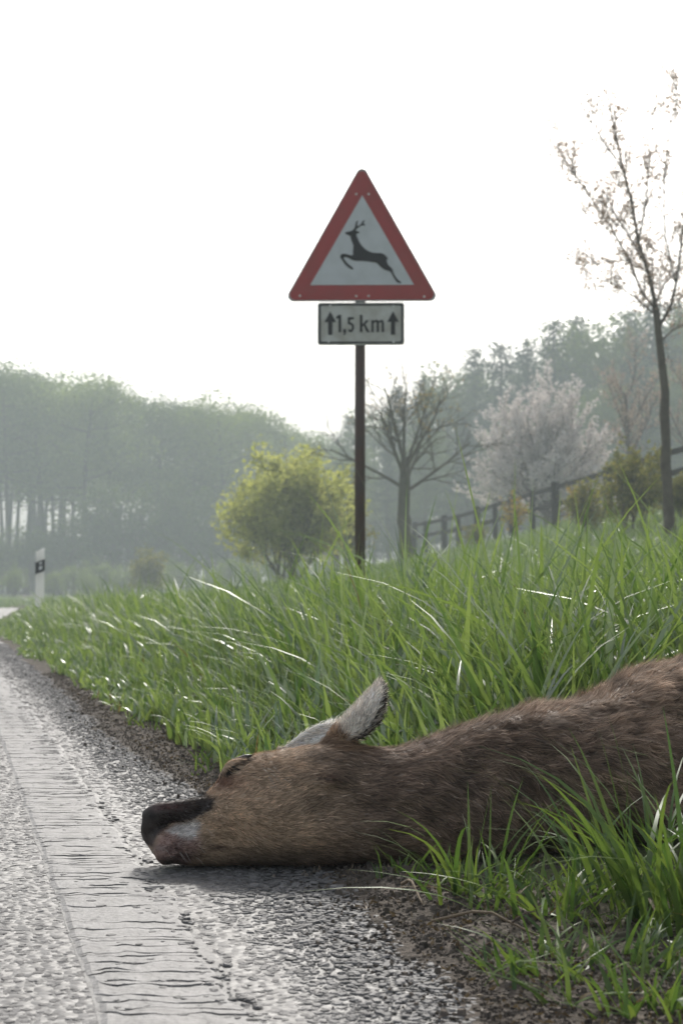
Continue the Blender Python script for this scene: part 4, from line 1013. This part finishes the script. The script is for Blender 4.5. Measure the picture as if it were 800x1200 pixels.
# --- the wood on the left
def left_wood():
    protos = [woodland_tree(101, 16, 4.4, .36, M['leaf_wood'], 8000, .22), woodland_tree(102, 16, 4.8, .32, M['leaf_wood'], 8000, .22), woodland_tree(103, 16, 4.1, .40, M['leaf_dark'], 8000, .22)]
    used = [False] * 3; rng = RNG(7)
    front = [(-28, 432, 112), (14, 424, 108), (58, 428, 111), (98, 434, 107), (140, 446, 110), (182, 460, 108), (222, 470, 111), (262, 463, 108), (300, 472, 112), (338, 488, 110), (368, 508, 114), (396, 528, 112)]
    back = [(-10, 426, 128), (36, 432, 126), (78, 436, 130), (122, 446, 127), (166, 460, 129), (206, 474, 126), (246, 474, 128), (286, 476, 130), (318, 494, 127), (346, 516, 130)]
    def put(px, top, D, k, label, group):
        o = protos[k] if not used[k] else copy_tree(protos[k]); used[k] = True; D *= 1.35
        place(o, px, D, label, 'tree', group, top, 16 * .97, rng.uniform(0, 6.28), rng.uniform(1.05, 1.35))
    for i, (px, top, D) in enumerate(front): put(px, top, D, (i * 2 + i // 3) % 3, 'hazy broadleaf tree, %s from the left in the front row of the left wood' % ORD[i], 'broadleaf trees of the left wood')
    for i, (px, top, D) in enumerate(back): put(px, top, D, (i + 1) % 3, 'fainter broadleaf tree, %s from the left in the back row of the left wood' % ORD[i], 'broadleaf trees of the left wood')
    sh = [shrub('woodland_shrub', 111, 7, 4.2, M['leaf_dark'], 3600, .26, 14, lo=.05), shrub('woodland_shrub', 112, 7, 3.8, M['leaf_wood'], 3000, .26, 13, lo=.05)]
    us = [False, False]
    row = [(-6, 622, 96, 1), (30, 618, 97, 0), (70, 606, 98, 0), (108, 582, 100, 0), (146, 572, 99, 0), (186, 568, 101, 0), (226, 572, 100, 0), (262, 580, 102, 0), (300, 588, 100, 1), (345, 580, 103, 0), (385, 590, 101, 0)]
    for i, (px, top, D, k) in enumerate(row):
        o = sh[k] if not us[k] else copy_tree(sh[k]); us[k] = True; D *= 1.35
        place(o, px, D, 'dull grey green shrub at the edge of the left wood, %s from the left' % ORD[i], 'shrub', 'shrubs along the left wood', top, 6.6, rng.uniform(0, 6.28), rng.uniform(.95, 1.2))
    thin = woodland_tree(104, 16, 2.6, .52, M['leaf_wood'], 5000, .22)
    for i, (px, top, D) in enumerate([(4, 446, 118), (22, 452, 121), (34, 446, 116), (47, 450, 119), (62, 448, 122), (88, 456, 118), (12, 448, 124), (41, 452, 125), (55, 450, 124), (70, 452, 121)]):
        o = thin if i == 0 else copy_tree(thin)
        place(o, px, D * 1.35, 'slender bare trunked tree at the left wood edge, %s from the left' % ['first', 'third', 'fourth', 'sixth', 'eighth', 'tenth', 'second', 'fifth', 'seventh', 'ninth'][i], 'tree', 'slender trees at the left edge', top, 15.5, rng.uniform(0, 6.28), .9)
    low = [(18, 664, 84), (64, 668, 86), (88, 660, 88), (105, 672, 85), (128, 656, 89), (150, 664, 88), (186, 658, 90), (214, 656, 88), (250, 668, 84), (268, 652, 90), (292, 660, 86), (318, 650, 89), (350, 652, 88), (384, 648, 90)]
    for i, (px, top, D) in enumerate(low):
        place(copy_tree(sh[1]), px, D * 1.3, 'low bush in front of the left wood, %s from the left' % ORD[i], 'shrub', 'low bushes in front of the left wood', top, 6.6, rng.uniform(0, 6.28), 1.3)
left_wood()

# --- the hanging wood on the right
def right_wood():
    protos = [conifer(121, 14, 2.9, 8000, .21), conifer(122, 14, 3.4, 8000, .21), woodland_tree(123, 14, 3.6, .2, M['leaf_dark'], 8000, .21)]
    used = [False] * 3; rng = RNG(17)
    spots = [(408, 486, 104, 1), (436, 468, 100, 2), (468, 450, 97, 1), (498, 436, 99, 0), (526, 416, 95, 2), (556, 404, 97, 0), (588, 396, 93, 1), (618, 392, 95, 0), (648, 372, 91, 1), (676, 366, 94, 0),
             (706, 352, 90, 2), (736, 360, 93, 1), (766, 346, 89, 0), (796, 350, 92, 1), (828, 340, 90, 2)]
    under = [(420, 520, 88, 2), (455, 515, 86, 1), (500, 500, 85, 2), (545, 480, 84, 1), (600, 470, 83, 2), (655, 455, 82, 0), (705, 440, 81, 2), (755, 430, 80, 1), (800, 420, 80, 2)]
    def put(px, top, D, k, label, group):
        o = protos[k] if not used[k] else copy_tree(protos[k]); used[k] = True
        D *= 1.35
        place(o, px, D, label, 'tree', group, top, 14, rng.uniform(0, 6.28), rng.uniform(.95, 1.25))
    for i, (px, top, D, k) in enumerate(spots): put(px, top, D, k, '%s tree on the skyline of the right hillside, %s from the left' % ('misty blue green broadleaf' if k == 2 else 'misty blue green conifer', ORD[i]), 'skyline trees of the right hillside')
    behind = [(424, 492, 116, 1), (456, 476, 115, 0), (490, 458, 116, 1), (520, 440, 114, 2), (550, 430, 115, 1), (582, 416, 113, 2), (614, 408, 115, 1), (645, 396, 113, 2), (675, 386, 114, 1), (706, 378, 112, 2), (738, 374, 113, 1), (770, 368, 112, 2), (800, 366, 113, 1)]
    for i, (px, top, D, k) in enumerate(behind): put(px, top, D, k, 'faintest misty %s deep in the right hillside wood, %s from the left' % ('broadleaf tree' if k == 2 else 'conifer', ORD[i]), 'hindmost trees of the right hillside')
    for i, (px, top, D, k) in enumerate(under): put(px, top, D, k, 'lower misty %s below the skyline of the right hillside, %s from the left' % ('broadleaf tree' if k == 2 else 'conifer', ORD[i]), 'lower trees of the right hillside')
right_wood()

# --- blossom tree, bare trees, bush, young tree, fence shrubs
def blossom_tree():
    rng = RNG(131); r = empty('blossom_tree'); mb = MB(); tips = []
    tube(mb, [(0, 0, -.3), (.03, 0, .5), (0, .02, 1.3)], [.16, .13, .11], 8, cap=False)
    spec = [(9, .55, 42, .18, .03, .06), (6, .5, 34, .15, .12, .08), (3, .55, 26, .15, .16, .08), (0, 0, 0, 0, .10, .06)]
    for k in range(20):
        az = k * 2.4 + rng.normal(0, .2); el = math.radians(8 + 78 * (k / 19) ** .8)
        d = [math.cos(az) * math.cos(el), math.sin(az) * math.cos(el), math.sin(el)]
        grow(mb, (0, 0, .75 + .6 * k / 19), d, rng.uniform(1.9, 2.5) * (1 + .35 * (k / 19)), .05, 0, rng, spec[0:3] if k % 2 else spec, tips, 5)
    mb.build('trunk', M['twig'], r, True); mb = MB(); leaves(mb, along(tips, 30000, .035, rng), .085, rng, aspect=.85); mb.build('crown', M['blossom'], r)
    return r
def bare_pink_tree(seed):
    rng = RNG(seed); r = empty('bare_tree'); mb = MB(); tips = []
    spec = [(9, .5, 38, .3, .05, .05), (7, .5, 34, .2, .1, .1), (5, .5, 30, .15, .08, .1), (0, 0, 0, 0, .05, .1)]
    grow(mb, (0, 0, -.2), (0, 0, 1), 6.5, .13, 0, rng, spec, tips, 6)
    mb.build('trunk', M['twig'], r, True); mb = MB(); leaves(mb, along(tips, 2600, .06, rng), .10, rng, aspect=.8); mb.build('crown', M['blossom_ochre'], r)
    return r
def named_trees():
    b = blossom_tree(); place(b, 640, 64, 'rounded tree in full white blossom behind the fence', 'tree', None, 428, 6.0, .4, 1.12)
    p = bare_pink_tree(133); place(p, 742, 62, 'pinkish budding bare tree just right of the white blossom tree', 'tree', 'budding bare trees behind the fence', 432, 7.4, 1.0, .9)
    p2 = copy_tree(p); place(p2, 812, 60, 'pinkish budding bare tree behind the fence at the right edge', 'tree', 'budding bare trees behind the fence', 425, 7.4, 2.2, .9)
    # bare tree with wide open crown beside the sign pole
    rng = RNG(141); D = 42; x = (474 - 400) / FPX * D; gz = float(ground_z(x, D)); r = empty('bare_tree', (x, D, gz)); mb = MB(); tips = []
    zz = np.array([-.3, .4, 1.0, 1.2, 1.4, 2.1, 2.9]); P = [(.03 * math.sin(z * 3), 0, z) for z in zz]
    tube(mb, P, [.22, .175, .16, .195, .16, .155, .11], 9, cap=False)
    spec = [(6, .58, 40, .2, .05, .07), (5, .55, 36, .15, .06, .1), (4, .55, 30, .15, .05, .12), (0, 0, 0, 0, .03, .12)]
    for k in range(9):
        az = [0.1, 3.2, 1.2, 4.4, 2.3, 5.4, .7, 3.7, 1.8][k]; el = math.radians([30, 28, 38, 40, 50, 52, 64, 66, 84][k])
        base = np.array([0, 0, 1.95 + .11 * k]); d = [math.cos(az) * math.cos(el), math.sin(az) * math.cos(el), math.sin(el)]
        grow(mb, base, d, [2.3, 2.2, 2.2, 2.1, 2.2, 2.2, 2.1, 2.1, 2.0][k], .05, 0, rng, spec[0:], tips, 6)
    mb.build('trunk', M['bark_green'], r, True); mb = MB(); leaves(mb, along(tips[len(tips) // 2:], 420, .04, rng), .07, rng); mb.build('crown', M['leaf_ochre'], r)
    tag(r, 'bare spreading tree with a knobbly forked trunk right of the sign pole', 'tree')
    # fresh yellow-green bush left of the pole
    b = shrub('leafy_bush', 151, 3.5, 2.9, M['leaf_yellow'], 12000, .12, 20, M['bark'], .14)
    fill_dome(b, 3.5, 1.7, 6500, .095, M['leaf_yellow'], 155)
    place(b, 342, 45, 'rounded yellow green leafy bush left of the sign pole', 'bush', None, 526, 3.25, .5, .97)
    b = shrub('leafy_bush', 152, 2.6, 1.2, M['leaf_olive'], 2400, .11, 7, M['bark'], .25)
    place(b, 402, 48, 'thin pale green sapling bush between the yellow green bush and the bare tree', 'bush', None, 566, 2.5, .9, .8)
    b = shrub('leafy_bush', 153, 2.4, 1.4, M['leaf_olive'], 3200, .13, 8, M['bark'], .1)
    place(b, 176, 84, 'small olive bush in the mist beyond the verge left of the yellow green bush', 'bush', None, 638, 2.3, .9, 1.0)
    # shrubs by the fence
    for k, (px, D, top, H, rad, m_, n, label) in enumerate([
        (735, 30, 520, 1.9, 1.05, 'leaf_olive', 4200, 'large olive yellow shrub before the fence left of the young tree trunk'),
        (800, 29, 545, 1.7, .9, 'leaf_olive', 3000, 'olive shrub at the right edge beside the young tree trunk'),
        (690, 33, 556, 1.5, .55, 'leaf_olive', 1300, 'slim olive shrub at the left flank of the large olive shrub'),
        (604, 44, 575, 1.5, .3, 'leaf_ochre', 420, 'ochre leaved sapling against the fence under the white blossom tree'),
        (676, 39, 558, 1.5, .3, 'leaf_ochre', 420, 'ochre leaved sapling at the fence left of the olive shrubs'),
        (560, 46, 612, 1.2, .6, 'leaf_olive', 900, 'low olive bush on the slope below the far end of the fence')]):
        b = shrub('fence_shrub', 160 + k, H, rad, M[m_], n, .085, 9 if rad > .4 else 3, M['twig'], .1)
        place(b, px, D, label, 'shrub', None, top, H * .93, k * 1.3, 1.0)
    # tall young blossoming tree on the right
    rng = RNG(171); D = 25.0; x = (786 - 400) / FPX * D; gz = float(ground_z(x, D)); r = empty('young_tree', (x, D, gz)); mb = MB(); tips = []
    def at(px, v): return np.array([pxx(px, v, D) - x, 0, pz(v, D) - gz])
    def arr(pts, dy=0.0): return [at(a, b) + [0, dy * i / max(1, len(pts) - 1), 0] for i, (a, b) in enumerate(pts)]
    trunk = arr([(784, 640), (783, 600), (781, 560), (779, 545), (780, 520), (778, 487), (779, 460), (775, 425), (771, 390), (768, 360)]); trunk[0] = np.array([0.02, 0, -.3])
    tube(mb, trunk, [.105, .092, .078, .088, .072, .080, .066, .064, .056, .05], 9, cap=False)
    main = [([(768, 360), (760, 320), (748, 282), (742, 240), (730, 190), (722, 150), (716, 118)], .050, 0.2), ([(771, 385), (784, 360), (790, 330), (795, 280), (806, 220), (812, 160)], .040, -.4),
            ([(769, 365), (752, 340), (738, 300), (716, 258), (695, 225), (672, 188), (655, 160)], .030, .5), ([(768, 355), (780, 330), (812, 300), (840, 260), (860, 200)], .028, .5),
            ([(770, 372), (740, 350), (715, 338), (700, 335)], .018, -.5), ([(758, 315), (735, 280), (712, 250), (690, 240), (655, 205)], .02, -.6), ([(748, 282), (760, 230), (766, 170), (764, 120)], .025, .6),
            ([(742, 240), (728, 200), (700, 160), (684, 140)], .02, -.2), ([(790, 330), (776, 280), (772, 220), (778, 150), (782, 120)], .022, -.7), ([(773, 400), (790, 385), (825, 370), (850, 330)], .022, .1),
            ([(760, 320), (735, 300), (700, 300), (690, 296)], .014, .9)]
    spec = [(4, .55, 34, .1, .08, .08), (4, .5, 32, .1, .06, .1), (0, 0, 0, 0, .05, .1)]
    for pts, rad, dy in main:
        Q = np.array(arr(pts, dy)); rad *= .72; tube(mb, Q, np.linspace(rad, rad * .3, len(Q)), 6, cap=False)
        for i in range(1, len(Q)):
            seg = Q[i] - Q[i - 1]
            for k in range(4):
                p = Q[i - 1] + seg * rng.uniform(.2, 1); d = unit(unit(seg) + rng.normal(0, .55, 3)); 
                grow(mb, p, d, rng.uniform(.28, .62), .0065, 1, rng, spec, tips, 5)
        tips.append(Q[len(Q) // 2:])
    mb.build('trunk', M['bark'], r, True); C = along(tips, 10000, .075, rng)
    keep = rng.random(len(C)) < sm(C[:, 2], 2.4, 4.2) * .9 + .1
    mb = MB(); leaves(mb, C[keep], .046, rng, aspect=.7); mb.build('crown', M['blossom_ochre'], r)
    tag(r, 'tall slender young tree with sparse pale blossom against the sky on the right', 'tree')
named_trees()

# ------------------------------------------------------------------ fence
M['fence'] = principled('weathered_dark_timber', (0.028, 0.024, 0.021), rough=.85, spec=.2, noise=(8, (0.045, 0.04, 0.035), 6), bump=(30, .5, .01))
def make_fence():
    pts = [(484, 641, 66), (500, 639, 63), (520, 636, 60), (537, 634, 57.5), (559, 629, 54.5), (580, 624, 52), (601, 619, 49.5), (624, 613, 47.5), (651, 604, 45), (681, 597, 42.8), (712, 590, 40.8), (744, 582, 39), (777, 573, 37.4), (812, 565, 36), (848, 556, 34.6)]
    W = np.array([((u - 400) / FPX * d, d, 0) for u, v, d in pts]); 
    for i in range(len(W)): W[i, 2] = CAM_H + (700 - pts[i][1] - (5 if pts[i][0] > 640 else 1)) / FPX * pts[i][2]
    r = empty('wooden_fence', tuple(W[7])); o = W[7]
    tag(r, 'dark weathered post and rail fence climbing the slope to the right', 'fence')
    rng = RNG(3)
    tops = []
    for i, p in enumerate(W):
        q = p - o; big = i % 2 == 0; h = 1.06 if big else .98; w_ = .108 if big else .075
        gz = float(ground_z(p[0], p[1])) - o[2]
        mb = MB(); lean = rng.normal(0, .015)
        z0 = min(gz, q[2]) - .15
        V = []
        for z, k in ((z0, 1), (q[2] + h - .03, .96), (q[2] + h, .75)):
            cx_ = q[0] + lean * (z - z0)
            V += [(cx_ - w_ * k, q[1] - w_ * k, z), (cx_ + w_ * k, q[1] - w_ * k, z), (cx_ + w_ * k, q[1] + w_ * k, z), (cx_ - w_ * k, q[1] + w_ * k, z)]
        Q = [(8, 9, 10, 11), (3, 2, 1, 0)]
        for l in (0, 4):
            for k in range(4): Q.append((l + k, l + (k + 1) % 4, l + 4 + (k + 1) % 4, l + 4 + k))
        mb.add(V, Q); mb.build('post', M['fence'], r)
    for i in range(len(W) - 1):
        for hz in (.90, .42):
            a, b = W[i] - o, W[i + 1] - o; dz = rng.normal(0, .012, 2); yo = -.14
            mb = MB(); t = .07
            V = []
            for p, d_, k in ((a, dz[0], -.04), (b, dz[1], .04)):
                p = p + (b - a) / np.linalg.norm(b - a) * k
                for yy, zz in ((-.02, -t), (.02, -t), (.02, t), (-.02, t)): V.append((p[0], p[1] + yo + yy - .003 * (i % 2), p[2] + hz + d_ + zz))
            mb.add(V, [(0, 1, 5, 4), (1, 2, 6, 5), (2, 3, 7, 6), (3, 0, 4, 7), (3, 2, 1, 0), (4, 5, 6, 7)]); mb.build('rail', M['fence'], r)
make_fence()

# ------------------------------------------------------------------ small things on the verge
def make_twigs():
    rng = RNG(33)
    for (u0, v0, u1, v1, rad, label) in ((505, 1088, 668, 1104, .0016, 'thin pale dead stalk lying on the soil below the deer neck'), (470, 1043, 498, 1062, .002, 'short dark twig lying at the asphalt edge under the deer neck'),
                                    (262, 828, 310, 832, .0022, 'brown broken stalk lying in the grass behind the deer muzzle')):
        x0, y0 = px_ground(u0, v0); x1, y1 = px_ground(u1, v1); mb = MB(); n = 8; P = []
        r = empty('dead_stalk', (x0, y0, float(ground_z(x0, y0)) + .006))
        for t in np.linspace(0, 1, n):
            x = x0 + (x1 - x0) * t; y = y0 + (y1 - y0) * t + .006 * math.sin(t * 7 + u0); z = float(ground_z(x, y)) + .008 + .006 * math.sin(t * 5)
            P.append((x - r.location.x, y - r.location.y, z - r.location.z))
        tube(mb, P, np.linspace(rad, rad * .5, n), 6); mb.build('stem', principled('dead_stalk_%d' % u0, (.20, .15, .10), rough=.8), r, True)
        mb = MB(); q = np.array(P[4]); tube(mb, [q, q + [.012, -.004, .010], q + [.02, -.01, .012]], [rad * .6, rad * .5, rad * .3], 5); mb.build('side_shoot', M['twig'], r, True)
        tag(r, label, 'dead stalk', 'dead stalks on the verge')
make_twigs()
def make_weeds():
    rng = RNG(35); mb = MB(); k = 130
    y = 0.95 + 1.6 * rng.random(k); s = np.abs(rng.normal(.22, .11, k)) + .05; x = xr(y) + s; ok = ~((x > -.27) & (y > 1.72)); x, y = x[ok], y[ok]
    C = np.repeat(np.stack([x, y, ground_z(x, y) + .006], 1), 7, 0) + rng.normal(0, .007, (7 * len(x), 3)) * [1, 1, .5]
    C[:, 2] = np.maximum(C[:, 2], ground_z(C[:, 0], C[:, 1]) + .002)
    leaves(mb, C, .011, rng, aspect=.6); tag(mb.build('seedling_weeds', M['grass']), 'tiny bright green seedling weeds sprouting on the bare verge soil', 'weeds', kind='stuff')
make_weeds()

# ------------------------------------------------------------------ morning haze
def make_haze():
    mb = MB(); box(mb, (-360, -335, -1.5), (360, 435, 32))
    m, t = new_mat('haze'); o = t.nodes.new('ShaderNodeOutputMaterial'); v = t.nodes.new('ShaderNodeVolumePrincipled')
    v.inputs['Color'].default_value = (0.83, 0.92, 0.96, 1); v.inputs['Density'].default_value = HAZE_DENSITY; v.inputs['Anisotropy'].default_value = 0.0
    v.inputs['Density Attribute'].default_value = ''; v.inputs['Color Attribute'].default_value = ''; v.inputs['Temperature Attribute'].default_value = ''
    t.links.new(v.outputs[0], o.inputs['Volume'])
    h = mb.build('haze', m); tag(h, 'pale morning haze filling the valley', 'haze', kind='stuff')
make_haze()
